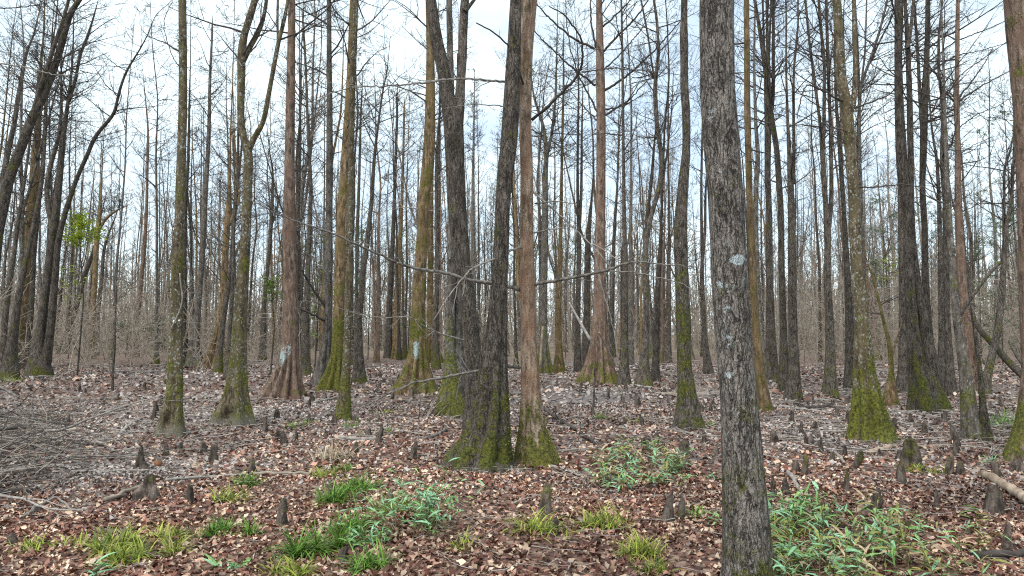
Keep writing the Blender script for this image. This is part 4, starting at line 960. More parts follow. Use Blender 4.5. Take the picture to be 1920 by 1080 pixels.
# thin saplings standing in the open
tree('sap_210', 'sapling', 'sapling', 'thin bare sapling with a dark swollen knot, left of the dotted trunk', 'dark',
     [(211, 735, 5), (212, 690, 3.5), (214, 662, 6), (216, 640, 3.2), (217, 590, 2.6), (214, 540, 2), (219, 480, 1.4)], moss=NONE_, v0=650, H=4, n1=16, Lmax=1.0, goes_on=False)
tree('sap_1115', 'sapling', 'sapling', 'slim bare sapling on grey silt below the red fluted cypress', 'dark', [(1113, 765, 4), (1114, 730, 3.2), (1116, 690, 2.5), (1116, 640, 2)], moss=NONE_, v0=720, H=3, n1=8, Lmax=0.6, goes_on=False)

# ------------------------------------------------------------------ the deeper forest: individuals built from shared variants
def far_variant(k, H, forked, detail, nb, rmin, mat_seed):
    r = np.random.default_rng(900 + k)
    n = 8
    P = np.zeros((n, 3)); P[:, 2] = np.linspace(-0.2, H, n)
    P[1:, :2] = np.cumsum(r.normal(0, 0.13, (n - 1, 2)), 0) + np.linspace(0, 1, n - 1)[:, None] * r.normal(0, 0.5, 2)
    r0 = 0.115
    R = r0 * (1 - 0.9 * np.linspace(0, 1, n) ** 1.1)
    P, R, _ = resample(P, R, 0.35, 2)
    z = P[:, 2]
    R = R * (1 + 1.2 * np.exp(-np.clip(z, 0, None) / 0.55))
    mb = MB()
    stem_mesh(mb, P, R, 10, (6, 0.25) if k % 2 else None, np.zeros(3), k, (0.55 if k % 3 else 0.9, 1.4, 0.05, 0.2), (), 0.04)
    trunk = mb.build('trunk', M['dark'])
    stems = [(P, R)]
    limb = None
    if forked:
        i = int(len(P) * r.uniform(0.3, 0.5))
        q = np.linspace(0, 1, 7)[:, None]
        top = P[-1] + np.array([r.normal(0, 1.6), r.normal(0, 1.6), -2.0])
        LP = P[i] * (1 - q) + top * q
        LP[1:-1, :2] += (P[-1] - P[i])[:2] * 0.1 + np.sign(top - P[-1])[:2] * 0.35
        LP, LR, _ = resample(LP, np.linspace(R[i] * 0.75, 0.015, 7), 0.4, 2)
        mb = MB(); stem_mesh(mb, LP, LR, 8, None, np.zeros(3), k + 50, (0, 1, 0, 0), (), 0.04)
        limb = mb.build('limb', M['dark'])
        stems.append((LP, LR))
    mb = MB()
    crown_mesh(mb, stems, H * r.uniform(0.16, 0.34), H, nb, 2.4, (0.05, 0.8) if k % 2 else (0.25, 1.0), 300 + k, detail, rmin, 4, 3, 0.3)
    return trunk, limb, mb.build('crown', M['twig'])

VARS = [far_variant(k, 14.5 + 0.5 * (k % 5), k % 3 == 1, 1, 30, 0.0070, k) for k in range(10)]
FAR_MATS = ['dark', 'grey', 'brown', 'dark', 'grey', 'red']
FAR_TW = ['twig', 'twig', 'twig_brown', 'twig', 'twig_grey', 'twig_brown']
SECTORS = [(-400, 150, 'at the far left behind the dark leaning stems'), (150, 330, 'in the far left gap behind the yellow-leaved sapling'),
           (330, 540, 'behind the sinuous trunk and left of the straight reddish cypress'), (540, 780, 'behind the golden mossy trunk, left of the teal-crusted cypress'),
           (780, 1010, 'in the far gaps between the central dark trunks'), (1010, 1130, 'between the peeling trunk and the red fluted cypress'),
           (1130, 1320, 'between the red fluted cypress and the nearest trunk'), (1320, 1560, 'behind the dark row right of the nearest trunk'),
           (1560, 1720, 'behind the tree with the yellow-green grooved foot'), (1720, 2400, 'in the thicket behind the red split-footed trunk')]
def sector(u):
    for a, b_, s in SECTORS:
        if a <= u < b_: return s
    return SECTORS[-1][2]

occupied = [(float(t[1][0]), float(t[1][1])) for t in TREES.values()]
r = np.random.default_rng(21)
placed = 0
tries = 0
def density(u, Y):
    if 140 < u < 335: return 0.16 if Y < 55 else 0.55
    if u < 140: return 0.75
    if u > 1700: return 0.8
    return 1.0
while placed < 265 and tries < 6000:
    tries += 1
    Y = 26 + 52 * r.random() ** 0.85
    u = r.uniform(-160, 2080)
    if r.random() > density(u, Y): continue
    x = (u - 960) / F_PX * Y
    if any((x - a) ** 2 + (Y - b_) ** 2 < (0.9 if Y < 45 else 0.55) ** 2 for a, b_ in occupied): continue
    occupied.append((x, Y))
    k = int(r.integers(0, len(VARS)))
    mi = int(r.integers(0, len(FAR_MATS)))
    tr, lb, cr = VARS[k]
    kind = 'cypress_tree' if k % 2 else 'bare_tree'
    root = bpy.data.objects.new(kind, None); COL.objects.link(root)
    s = r.uniform(0.85, 1.25)
    w = r.uniform(0.55, 1.05)
    hgt = 1.0 if not 140 < u < 335 else 1.25
    root.location = (x, Y, gz1(x, Y)); root.rotation_euler = (r.normal(0, 0.025), r.normal(0, 0.025), r.uniform(0, 6.28))
    root.scale = (s * w, s * w, s * hgt)
    where = sector(u)
    look = {'dark': 'slim dark bare tree', 'grey': 'slim greyish bare tree', 'brown': 'slim brown bare tree', 'red': 'slim reddish bare tree'}[FAR_MATS[mi]]
    tag(root, look + ' ' + where, 'tree', look.replace('tree', 'trees') + ' ' + where)
    for nm, me_, mt_ in (('trunk', tr, FAR_MATS[mi]), ('limb', lb, FAR_MATS[mi]), ('crown', cr, FAR_TW[mi])):
        if me_ is None: continue
        o = link(nm, me_, root)
        o.material_slots[0].link = 'OBJECT'; o.material_slots[0].material = M[mt_]      # shared mesh, own bark
    placed += 1

# ------------------------------------------------------------------ far-off wood that reads as one mass
def mass(name, n, y0, y1, hmin, hmax, seed, label, mat, twn=20, tw_r=0.02, spread=0.62, gap=None):
    r = np.random.default_rng(seed)
    Y = np.sqrt(r.uniform(y0 ** 2, y1 ** 2, n))
    x = r.uniform(-1, 1, n) * Y * spread * 1.45
    if gap is not None:
        keep = gap(x / Y * F_PX + 960, Y, r)
        x, Y = x[keep], Y[keep]; n = len(x)
    H = r.uniform(hmin, hmax, n)
    P = np.zeros((n, 6, 3))
    q = np.linspace(0, 1, 6)
    P[:, :, 2] = gz(x, Y)[:, None] - 0.1 + H[:, None] * q
    P[:, :, 0] = x[:, None] + np.cumsum(r.normal(0, 0.13, (n, 6)), 1) + r.normal(0, 0.6, n)[:, None] * q
    P[:, :, 1] = Y[:, None] + np.cumsum(r.normal(0, 0.13, (n, 6)), 1)
    R0 = r.uniform(0.06, 0.17, n) * H / 18
    R = R0[:, None] * (1 - 0.88 * q)[None]
    R[:, 0] *= 1.6
    mb = MB(); mb.tubes(P, R, 5, moss=0.0)
    s, d, l, rr = pick(P, R, twn, r, 0.28, (0.5, 1.15), (0.07, 0.16), 0.4)
    p2, r2 = grow(s, d, l, np.minimum(rr, 0.04), 3, r, 0.14, 0.3)
    mb.tubes(p2, np.maximum(r2, tw_r), 3, moss=0.0)
    s, d, l, rr = pick(p2, r2, 3, r, 0.15, (0.4, 1.0), (0.3, 0.6), 0.7)
    p3, r3 = grow(s, d, l, rr, 2, r, 0.15, 0.2)
    mb.tubes(p3, np.maximum(r3, tw_r * 0.75), 3, moss=0.0)
    return tag(link(name, mb.build(name, M[mat])), label, 'wood', kind='stuff')
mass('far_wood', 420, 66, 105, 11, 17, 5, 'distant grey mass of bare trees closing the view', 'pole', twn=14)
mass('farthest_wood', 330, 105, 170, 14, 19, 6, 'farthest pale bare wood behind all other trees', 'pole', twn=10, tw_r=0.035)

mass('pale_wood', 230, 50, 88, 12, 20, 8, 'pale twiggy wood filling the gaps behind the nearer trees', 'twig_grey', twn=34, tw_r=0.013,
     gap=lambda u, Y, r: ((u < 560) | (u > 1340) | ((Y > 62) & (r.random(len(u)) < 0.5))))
# twiggy undergrowth
def thicket(name, n, y0, y1, h, seed, label, mat, dens, tr=0.0065, per=7):
    r = np.random.default_rng(seed)
    Y = np.sqrt(r.uniform(y0 ** 2, y1 ** 2, n)); u = r.uniform(-260, 2180, n)
    keep = r.random(n) < dens(u, Y)
    Y, u = Y[keep], u[keep]; x = (u - 960) / F_PX * Y
    S = np.stack([x, Y, gz(x, Y) - 0.03], 1)
    a = r.uniform(0, 6.283, len(x)); e = r.uniform(0.75, 1.5, len(x))
    D = np.stack([np.cos(a) * np.cos(e), np.sin(a) * np.cos(e), np.sin(e)], 1)
    L = h[0] + (h[1] - h[0]) * r.random(len(x)) ** 1.7
    P1, R1 = grow(S, D, L, 0.004 + 0.004 * L, 4, r, 0.17, 0.1)
    mb = MB(); mb.tubes(P1, np.maximum(R1, tr), 3)
    s, d, l, rr = pick(P1, R1, per, r, 0.2, (0.6, 1.35), (0.25, 0.55), 0.6)
    P2, R2 = grow(s, d, l, rr, 3, r, 0.18, 0.1)
    mb.tubes(P2, np.maximum(R2, tr * 0.8), 3)
    s, d, l, rr = pick(P2, R2, 2, r, 0.2, (0.5, 1.0), (0.35, 0.7), 0.7)
    P3, R3 = grow(s, d, l, rr, 2, r, 0.15, 0.1)
    mb.tubes(P3, np.maximum(R3, tr * 0.65), 3)
    return tag(link(name, mb.build(name, M[mat])), label, 'undergrowth', kind='stuff')
def d_left(u, Y): return np.where(u < 540, 0.95, np.where(u > 1330, 0.75, 0.16))
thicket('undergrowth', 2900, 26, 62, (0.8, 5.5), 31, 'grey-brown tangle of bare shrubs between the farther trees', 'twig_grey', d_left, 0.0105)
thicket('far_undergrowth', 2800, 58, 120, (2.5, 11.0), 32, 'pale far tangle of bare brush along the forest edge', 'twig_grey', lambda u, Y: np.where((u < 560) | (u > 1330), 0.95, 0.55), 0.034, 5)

# ------------------------------------------------------------------ leafing saplings
def leaf_cards(mb, C, size, r, cols, flat=0.5):
    n = len(C)
    a = r.normal(0, 1, (n, 3)); a[:, 2] *= flat; a = unit(a)
    b_ = unit(np.cross(a, r.normal(0, 1, (n, 3)) + np.array([0, 0, 1.2])))
    nrm = np.cross(a, b_)
    s = size * r.uniform(0.6, 1.25, n)[:, None]
    q = np.stack([C - a * s, C + b_ * s * 0.42 + nrm * s * 0.12, C + a * s, C - b_ * s * 0.42 + nrm * s * 0.12], 1)
    i = np.arange(n * 4).reshape(n, 4)
    c = cols[r.integers(0, len(cols), n)] * r.uniform(0.7, 1.25, n)[:, None]
    mb.add(q.reshape(-1, 3), None, np.concatenate([i[:, [0, 1, 2]], i[:, [0, 2, 3]]]), col=np.repeat(c, 4, 0))

def leafy(name, label, u, vbase, Y, centre_v, h_px, w_px, nleaf, size, cols, seed, stem_h=None, group=None, leafname='foliage'):
    r = np.random.default_rng(seed)
    b0 = at(u, vbase, Y); base = np.array([b0[0], Y, gz1(b0[0], Y)])
    c = at(u, centre_v, Y); hh = h_px * px(Y); ww = w_px * px(Y)
    root = bpy.data.objects.new(name, None); COL.objects.link(root); root.location = base
    tag(root, label, 'sapling', group)
    top = c[2] + hh * 0.5
    P = np.array([base + [0, 0, -0.1], base + [0.1, 0.05, (top - base[2]) * 0.5], [c[0], c[1], top]])
    P, R, _ = resample(P, [0.032, 0.024, 0.010], 0.15, 2)
    mb = MB(); mb.tubes(P, R, 7, moss=0.1)
    link('trunk', mb.build('trunk', M['dark'], origin=base), root)
    z0 = c[2] - hh * 0.5
    sel = P[:, 2] > max(z0 - 0.4 * hh, base[2] + 0.3)
    kk = 26
    q = r.uniform(max(z0 - 0.3 * hh, base[2] + 0.3), top, kk)
    C = np.stack([np.interp(q, P[:, 2], P[:, i]) for i in range(3)], 1)
    az = r.uniform(0, 6.283, kk); e = r.uniform(0.0, 0.7, kk)
    P1, R1 = grow(C, np.stack([np.cos(az) * np.cos(e), np.sin(az) * np.cos(e), np.sin(e)], 1), ww * 0.5 * r.uniform(0.5, 1.1, kk), np.full(kk, 0.012), 6, r, 0.15, 0.0)
    mb = MB(); mb.tubes(P1, np.maximum(R1, 0.005), 3)
    s, d, l, rr = pick(P1, R1, 5, r, 0.2, (0.5, 1.1), (0.3, 0.6), 0.6)
    P2, R2 = grow(s, d, l, rr, 4, r, 0.15, 0.0)
    mb.tubes(P2, np.maximum(R2, 0.004), 3)
    link('crown', mb.build('crown', M['twig'], origin=base), root)
    allp = np.concatenate([P2.reshape(-1, 3), P1[:, 2:].reshape(-1, 3)])
    C = allp[r.integers(0, len(allp), nleaf)] + r.normal(0, 0.35 * size + 0.03, (nleaf, 3))
    mb = MB(); leaf_cards(mb, C, size, r, np.array(cols), 0.4)
    link(leafname, mb.build(leafname, M['spring_leaf'], smooth=False, origin=base), root)
    return root
YG = [(0.40, 0.50, 0.035), (0.50, 0.58, 0.045), (0.30, 0.40, 0.035)]
PG = [(0.16, 0.24, 0.05), (0.22, 0.30, 0.06), (0.12, 0.18, 0.04)]
EG = [(0.16, 0.20, 0.11), (0.24, 0.28, 0.17), (0.12, 0.15, 0.09)]
leafy('leafy_sapling', 'sapling with one dense bright yellow-green spray of leaves at the left', 146, 668, 26, 438, 40, 84, 1500, 0.06, YG, 41)
leafy('leafy_sapling', 'small sapling with fresh green leaves just left of the straight reddish cypress', 507, 684, 25, 542, 36, 42, 340, 0.06, PG, 42)
leafy('leafy_sapling', 'thin young tree with scattered fresh leaves right of the straight reddish cypress', 590, 676, 27, 520, 150, 60, 330, 0.06, PG, 43)
leafy('leafy_sapling', 'thin young tree with sparse pale green leaves behind the dark bending trunk', 664, 664, 36, 510, 170, 80, 420, 0.065, PG, 44)
leafy('leafy_sapling', 'tall sparse young tree with light green leaves high left of the teal-crusted cypress', 690, 662, 40, 270, 220, 110, 420, 0.06, PG, 45)
leafy('leafy_sapling', 'thin greenish sapling far back left of the blue-crusted cypress', 765, 662, 40, 500, 160, 50, 260, 0.06, PG, 46)
leafy('leafy_sapling', 'faint green sapling low on the far left clearing under the bright yellow-green spray', 128, 655, 40, 530, 50, 60, 200, 0.07, YG, 47)
leafy('leafy_sapling', 'faint leafing young tree behind the red fluted cypress', 1060, 660, 42, 480, 90, 90, 260, 0.06, PG, 48)
leafy('leafy_sapling', 'tiny yellow-green sapling left of the twin mossy trunks', 1668, 665, 36, 500, 40, 60, 160, 0.07, YG, 49)
leafy('evergreen_tree', 'broad greyish-green evergreen tree in the right background thicket', 1840, 668, 36, 400, 330, 190, 4200, 0.055, EG, 50)
leafy('evergreen_tree', 'greyish-green evergreen between the red split trunk and the right edge, lower one', 1880, 672, 33, 520, 220, 130, 2600, 0.05, EG, 51)
leafy('evergreen_tree', 'dull green evergreen behind the crooked mossy sapling', 1660, 664, 44, 480, 220, 120, 2600, 0.06, EG, 52)
leafy('evergreen_tree', 'dull green evergreen in the background between the crooked sapling and the red split trunk', 1750, 662, 48, 470, 240, 120, 2600, 0.06, EG, 53)
leafy('evergreen_shrub', 'low dull green shrub at the foot of the far trees left of the dotted trunk', 290, 664, 36, 625, 40, 60, 420, 0.08, EG, 54)
leafy('evergreen_shrub', 'low dull green shrub on the pale clearing at far left', 235, 660, 42, 622, 34, 70, 360, 0.08, EG, 55)

# a dark clump of twigs lodged above the yellow-green spray
r = np.random.default_rng(61)
c0 = at(147, 406, 26.0)
mb = MB()
d = unit(r.normal(0, 1, (90, 3)) * np.array([1, 1, 0.6])); s = c0 + d * r.uniform(0, 0.12, 90)[:, None]
P1, R1 = grow(s, r.normal(0, 1, (90, 3)), r.uniform(0.12, 0.3, 90), np.full(90, 0.012), 4, r, 0.5, 0.0)
mb.tubes(P1, R1, 4)
tag(link('twig_nest', mb.build('twig_nest', M['twig'], origin=c0), None, c0), 'dark ragged clump of twigs above the bright yellow-green spray', 'nest')

# pale vine on the dotted trunk
root, base, Y0, P0, R0 = TREES['dotted']
V_ = np.array([at(u, v, Y0 - 0.13) for u, v in ((337, 512), (338, 528), (340, 541), (343, 557), (341, 570), (338, 581), (333, 592), (328, 601), (323, 612), (320, 618))])
V_, R_, _ = resample(V_, np.full(10, 0.011), 0.04, 2)
mb = MB(); mb.tubes(V_, R_, 6, cap=True)
tag(link('vine', mb.build('vine', M['deadwood'], origin=V_[0]), None, V_[0]), 'pale bare vine curling down the front of the lichen-dotted trunk', 'vine')
r = np.random.default_rng(3)
def blob(c, rx, ry, rz, seed, nr=9, nsd=12):
    th = np.arange(nsd) * 2 * math.pi / nsd
    q = np.linspace(0.04, math.pi - 0.04, nr)
    V = np.stack([np.outer(np.sin(q), np.cos(th)), np.outer(np.sin(q), np.sin(th)), np.outer(np.cos(q), np.ones(nsd))], -1).reshape(-1, 3)
    V = V * (1 + 0.3 * vnoise(V * 1.7 + seed))[:, None] * np.array([rx, ry, rz]) + c
    i = np.arange(nr * nsd).reshape(nr, nsd); a = i[:-1]; b_ = np.roll(a, -1, 1); d = i[1:]; c_ = np.roll(d, -1, 1)
    return V, np.stack([a, d, c_, b_], -1).reshape(-1, 4)
for (u, v, w) in ((327, 603, 0.026), (336, 601, 0.014)):
    mb = MB(); c = at(u, v, Y0 - 0.12); mb.add(*blob(c, w, w * 0.7, w, 4))
    link('fungus', mb.build('fungus', M['fungus'], origin=base), root)

# ------------------------------------------------------------------ cypress knees
def knee_mesh(h, w, seed, peaks=1, top_attr=0.0, mossy=0.4):
    r = np.random.default_rng(seed)
    mb = MB()
    for pk in range(peaks):
        hh = h * (1 if pk == 0 else r.uniform(0.55, 0.8)); off = np.array([0, 0]) if pk == 0 else r.normal(0, 1, 2) * w * 0.34
        ww = w * (1 if peaks == 1 else 0.72)
        n, sd = 12, 14
        q = np.linspace(0, 1, n)
        prof = (0.37 * (1 - q ** 6) ** 0.55 * (1.0 - r.uniform(0.3, 0.75) * q) + 0.13 * np.exp(-q * 8)) * ww * r.uniform(0.85, 1.2)
        prof = np.maximum(prof, ww * 0.04)
        ctr = np.stack([off[0] + r.normal(0, 0.10) * w * q + 0.05 * w * np.sin(q * 5 + seed), off[1] + r.normal(0, 0.10) * w * q, -0.05 + (hh + 0.05) * (1 - (1 - q) ** 1.25)], 1)
        th = np.arange(sd) * 2 * math.pi / sd
        mul = 1 + 0.13 * np.cos(4 * th + seed)[None] * (1 - q)[:, None] + 0.08 * np.cos(7 * th + seed * 2)[None] * (1 - q)[:, None]
        V = np.stack([ctr[:, 0, None] + prof[:, None] * mul * np.cos(th), ctr[:, 1, None] + prof[:, None] * mul * np.sin(th), ctr[:, 2, None] + 0 * th[None]], -1).reshape(-1, 3)
        V += (0.12 * w * vnoise(V / max(w, 0.02) * 2.2 + seed) + 0.06 * w * vnoise(V / max(w, 0.02) * 5.5 + seed))[:, None] * np.array([1, 1, 0.4])
        i = np.arange(n * sd).reshape(n, sd); a = i[:-1]; b_ = np.roll(a, -1, 1); d = i[1:]; c_ = np.roll(d, -1, 1)
        T = np.stack([np.full(sd - 2, i[-1, 0]), i[-1, 1:-1], i[-1, 2:]], 1)
        mb.add(V, np.stack([a, b_, c_, d], -1).reshape(-1, 4), T, moss=np.full(len(V), mossy) + 0.25 * vnoise(V * 6), blaze=np.zeros(len(V)))
    return mb.build('cypress_knee', M['knee'])

def knee(u, v, h, w, label, peaks=1, mossy=0.35, group=None):
    g = ground(u, v); z = gz1(g[0], g[1])
    me = knee_mesh(h * px(g[1]) * 0.86, w * px(g[1]) * 1.2, int(u * 7 + v), peaks, mossy=mossy)
    o = link('cypress_knee', me, None, (g[0], g[1], z))
    o.rotation_euler = (random.gauss(0, 0.06), random.gauss(0, 0.06), random.uniform(0, 6))
    return tag(o, label, 'cypress knee', group)
KN = [
 (1707, 878, 66, 44, 'largest cone-shaped cypress knee, mossy, in front of the twin mossy trunks', 1, 0.42),
 (1690, 910, 45, 22, 'stumpy knee directly in front of the largest cone-shaped knee', 1, 0.4),
 (1780, 895, 42, 16, 'tall slim knee, left of a pair right of the largest knee', 1, 0.5),
 (1803, 897, 28, 17, 'short rounded mossy knee touching the slim one right of the largest knee', 1, 0.65),
 (1792, 828, 44, 20, 'dark pointed knee left of the moss-flecked grey trunk', 1, 0.3),
 (1640, 965, 56, 23, 'tall knee at the back edge of the right cane patch, left one', 1, 0.35),
 (1757, 962, 46, 17, 'slim upright knee behind the right cane patch, right one', 1, 0.35),
 (1862, 970, 62, 28, 'broad-footed knee beside the end of the pale log', 1, 0.3),
 (1869, 900, 36, 24, 'blunt dark knee just behind the pale log', 1, 0.3),
 (1891, 1032, 56, 24, 'ragged knee in front of the pale log at the lower right edge', 2, 0.3),
 (1587, 917, 42, 18, 'mossy upright knee in the open between the cane patch and the grooved mossy foot', 1, 0.6),
 (1510, 890, 46, 16, 'slender tall mossy knee, right of a pair near the nearest trunk', 1, 0.6),
 (1492, 886, 30, 18, 'short dark knee left of the slender tall one near the nearest trunk', 1, 0.4),
 (1560, 866, 30, 20, 'triangular knee with a stick leaning on it, left of the grooved mossy foot', 1, 0.45),
 (1607, 878, 40, 21, 'broad mossy knee below the grooved yellow-green foot', 1, 0.55),
 (1446, 936, 56, 20, 'tall dark knee right against the nearest thick trunk', 1, 0.3),
 (1473, 920, 32, 19, 'low dark knee behind the tall one near the nearest trunk', 1, 0.3),
 (1585, 850, 26, 14, 'small knee among sticks left below the grooved mossy foot', 1, 0.3),
 (1902, 890, 30, 17, 'small dark knee at the right edge, left of two', 1, 0.3),
 (1914, 892, 32, 18, 'small dark knee at the right edge, right of two', 1, 0.3),
 (1735, 815, 30, 13, 'thin knee below the twin mossy base, taller of two', 1, 0.3),
 (1743, 836, 18, 11, 'tiny knee right of the largest cone-shaped knee', 1, 0.3),
 (1250, 980, 72, 34, 'double-peaked grey knee in front of the middle cane patch', 2, 0.25),
 (1020, 975, 68, 22, 'tall knee ringed by grass in front of the peeling trunk', 1, 0.5),
 (1041, 1006, 32, 17, 'small dark knee just right of the grass-ringed tall knee', 1, 0.4),
 (1210, 846, 26, 15, 'small knee inside the middle cane patch', 1, 0.3),
 (1120, 1026, 22, 22, 'squat dark knee among leaves at bottom centre', 1, 0.3),
 (1284, 852, 34, 18, 'knee between the middle cane patch and the mossy-sided trunk', 1, 0.3),
 (530, 980, 60, 26, 'stout lone knee standing in leaves left of the green clumps', 1, 0.4),
 (731, 948, 32, 17, 'dark knee behind the bushiest green cane clump', 1, 0.35),
 (775, 860, 42, 16, 'straight grey knee left of the central mossy base', 1, 0.25),
 (711, 835, 46, 18, 'tall brown knee beside a pale lying stick', 1, 0.3),
 (689, 820, 22, 13, 'small knee left of the tall brown one by the pale stick', 1, 0.3),
 (667, 850, 28, 14, 'thin knee in front of the pale lying stick', 1, 0.3),
 (532, 835, 32, 16, 'rounded greyish knee alone below the straight reddish cypress', 1, 0.2),
 (611, 823, 22, 11, 'little knee just above the straw-coloured tuft', 1, 0.25),
 (642, 1056, 36, 22, 'dark knee among the grass clumps at the bottom', 1, 0.3),
 (288, 942, 52, 44, 'lumpy dark knee cluster with an orange tip by the brush pile', 3, 0.3),
 (356, 945, 38, 19, 'upright grey knee right of the lumpy orange-tipped cluster', 1, 0.3),
 (258, 885, 54, 32, 'wide grey knee at the right side of the brush pile', 2, 0.2),
 (310, 851, 32, 15, 'pale knee in front of the split two-lobed foot', 1, 0.15),
 (400, 868, 44, 18, 'pointed grey knee right below the sinuous trunk', 1, 0.2),
 (473, 888, 36, 16, 'mossy knee beside the end of the long lying branch', 1, 0.4),
 (380, 846, 26, 14, 'small pale knee on silt between the dotted and sinuous trunks', 1, 0.15),
 (336, 842, 22, 14, 'tiny pale knee right below the split two-lobed foot', 1, 0.15),
 (20, 1020, 24, 26, 'low round grey knee at the lower left corner', 1, 0.15),
 (47, 936, 18, 15, 'little grey knee at the front of the brush pile', 1, 0.2),
 (1282, 800, 10, 10, None, 1, 0.3)]
for k_ in KN[:-1]: knee(*k_[:5], peaks=k_[5], mossy=k_[6])
# colour tip
g = ground(288, 942); zz = gz1(g[0], g[1])
mb = MB(); mb.add(*blob(np.array([g[0] + 0.03, g[1], zz + 0.33]), 0.035, 0.03, 0.025, 8)); tag(link('rotten_wood', mb.build('rotten_wood', M['rot'])), 'orange-brown chip of rotten wood on the lumpy knee cluster', 'wood chip')
# smaller knees of the middle distance
r = np.random.default_rng(71)
def knee_group(n, u0, u1, v0, v1, label, h=(16, 36), w=(8, 14), mossy=0.25):
    for i in range(n):
        for _ in range(20):
            u, v = r.uniform(u0, u1), v0 + (v1 - v0) * r.random() ** 1.2
            g = ground(u, v)
            if all((g[0] - t[1][0]) ** 2 + (g[1] - t[1][1]) ** 2 > 0.5 for t in TREES.values()): break
        sc = (v - 622) / 200.0
        knee(u, v, r.uniform(*h) * sc * 1.1, r.uniform(*w) * sc * 1.2, label, 1, mossy, label)
knee_group(16, 1445, 1600, 745, 850, 'small dark knee among sticks left of the grooved yellow-green foot')
knee_group(12, 1640, 1800, 790, 870, 'small dark knee between the grooved foot and the moss-flecked grey trunk')
knee_group(14, 1150, 1280, 730, 815, 'small stubby knee on the grey silt left of the mossy-sided trunk')
knee_group(10, 1040, 1150, 725, 790, 'small stubby knee below the red fluted cypress')
knee_group(14, 690, 790, 700, 755, 'small brown knee around the foot of the teal-crusted cypress')
knee_group(10, 440, 640, 745, 840, 'small knee scattered below the straight reddish and golden mossy trunks')
knee_group(10, 110, 330, 730, 800, 'small knee in the litter left of the dotted trunk')
knee_group(7, 1300, 1345, 740, 860, 'small knee between the mossy-sided trunk and the nearest trunk', h=(12, 24))
knee_group(6, 1820, 1915, 760, 850, 'small knee at the right edge beyond the pale log')

# ------------------------------------------------------------------ leaf litter
PAL = np.array([(0.56, 0.42, 0.30), (0.45, 0.315, 0.215), (0.35, 0.19, 0.13), (0.20, 0.088, 0.058), (0.115, 0.040, 0.025), (0.075, 0.028, 0.018), (0.30, 0.20, 0.125), (0.15, 0.055, 0.034)])
PALW = np.array([0.10, 0.14, 0.15, 0.18, 0.17, 0.09, 0.05, 0.12])
GREY = np.array([(0.33, 0.275, 0.245), (0.25, 0.20, 0.175), (0.40, 0.35, 0.315), (0.16, 0.122, 0.105)])
def litter(n, y0, y1, size, r, mb, power=2.0, lift=0.012, nx=4):
    Y = (y0 ** power + (y1 ** power - y0 ** power) * r.random(n)) ** (1 / power)
    x = r.uniform(-1, 1, n) * (Y * 0.84 + 0.8)
    bare = noise2(x, Y, 1.1, 31) + 0.6 * noise2(x, Y, 3.1, 32)
    kp = r.random(n) > smooth01((bare - 0.22) / 0.45) * 0.55      # thin spots where wet soil shows
    x, Y = x[kp], Y[kp]; n = len(x)
    z = gz(x, Y) + r.uniform(0.002, lift, n)
    keep = np.ones(n, bool)
    s = size * np.clip(r.lognormal(0, 0.32, n), 0.5, 1.9)
    t, wd = {4: (np.array([-1, -0.45, 0.25, 1.0]), np.array([0.03, 0.30, 0.31, 0.02])), 3: (np.array([-1, 0.0, 1.0]), np.array([0.03, 0.34, 0.02])), 2: (np.array([-0.8, 0.8]), np.array([0.30, 0.22]))}[nx]
    a = r.uniform(0, 6.283, n)
    tl, rl = r.normal(0, 0.42, n), r.normal(0, 0.48, n)
    curl = r.normal(0.25, 0.35, n); cup = r.normal(0.15, 0.30, n)
    L = np.zeros((n, nx, 3, 3))
    for i in range(nx):
        for j, sd in enumerate((-1, 0, 1)):
            L[:, i, j, 0] = t[i] * s * 0.5
            L[:, i, j, 1] = sd * wd[i] * s * (0.75 + 0.5 * ((np.arange(n) * 7919) % 97) / 97)
            L[:, i, j, 2] = curl * s * 0.5 * (t[i] ** 2) + cup * s * wd[i] * abs(sd) * 1.2
    L = L.reshape(n, -1, 3)
    def rot(L, ax, ang):
        c, s_ = np.cos(ang)[:, None], np.sin(ang)[:, None]
        o = L.copy(); i, j = [(1, 2), (2, 0), (0, 1)][ax]
        o[..., i] = c * L[..., i] - s_ * L[..., j]; o[..., j] = s_ * L[..., i] + c * L[..., j]
        return o
    L = rot(rot(rot(L, 1, tl), 0, rl), 2, a)
    L[..., 2] -= np.minimum(L[..., 2].min(1) * 0.75, 0)[:, None]
    L += np.stack([x, Y, z], 1)[:, None]
    col = PAL[r.choice(len(PAL), n, p=PALW)]
    si = np.clip(silt(x, Y) * 1.1, 0, 0.95)
    fade = np.clip((Y - 6) / 8, 0, 1) * 0.72               # beyond the red-brown foreground the litter turns greyer with distance
    g = r.random(n) < np.maximum(si, fade)
    col = np.where(g[:, None], GREY[r.integers(0, len(GREY), n)] * np.where(si > 0.4, 1.0, 0.85)[:, None], col)
    col = col * r.uniform(0.85, 1.35, n)[:, None] * np.clip(1 + 0.42 * noise2(x, Y, 0.8, 21) + 0.25 * noise2(x, Y, 2.7, 22), 0.45, 1.6)[:, None]
    i = np.arange(n * nx * 3).reshape(n, nx, 3)
    Q = np.stack([i[:, :-1, :-1], i[:, 1:, :-1], i[:, 1:, 1:], i[:, :-1, 1:]], -1).reshape(-1, 4)
    mb.add(L.reshape(-1, 3), Q, None, col=np.repeat(col, nx * 3, 0))
r = np.random.default_rng(81)
mb = MB()
litter(72000, 3.4, 8.0, 0.037, r, mb, nx=3)
litter(88000, 8.0, 16, 0.047, r, mb, lift=0.025, nx=2)
litter(40000, 16, 34, 0.09, r, mb, lift=0.045, nx=2)
tag(link('leaf_litter', mb.build('leaf_litter', M['leaf_litter'])), 'dry brown and reddish dead leaves covering the forest floor', 'leaf litter', kind='stuff')

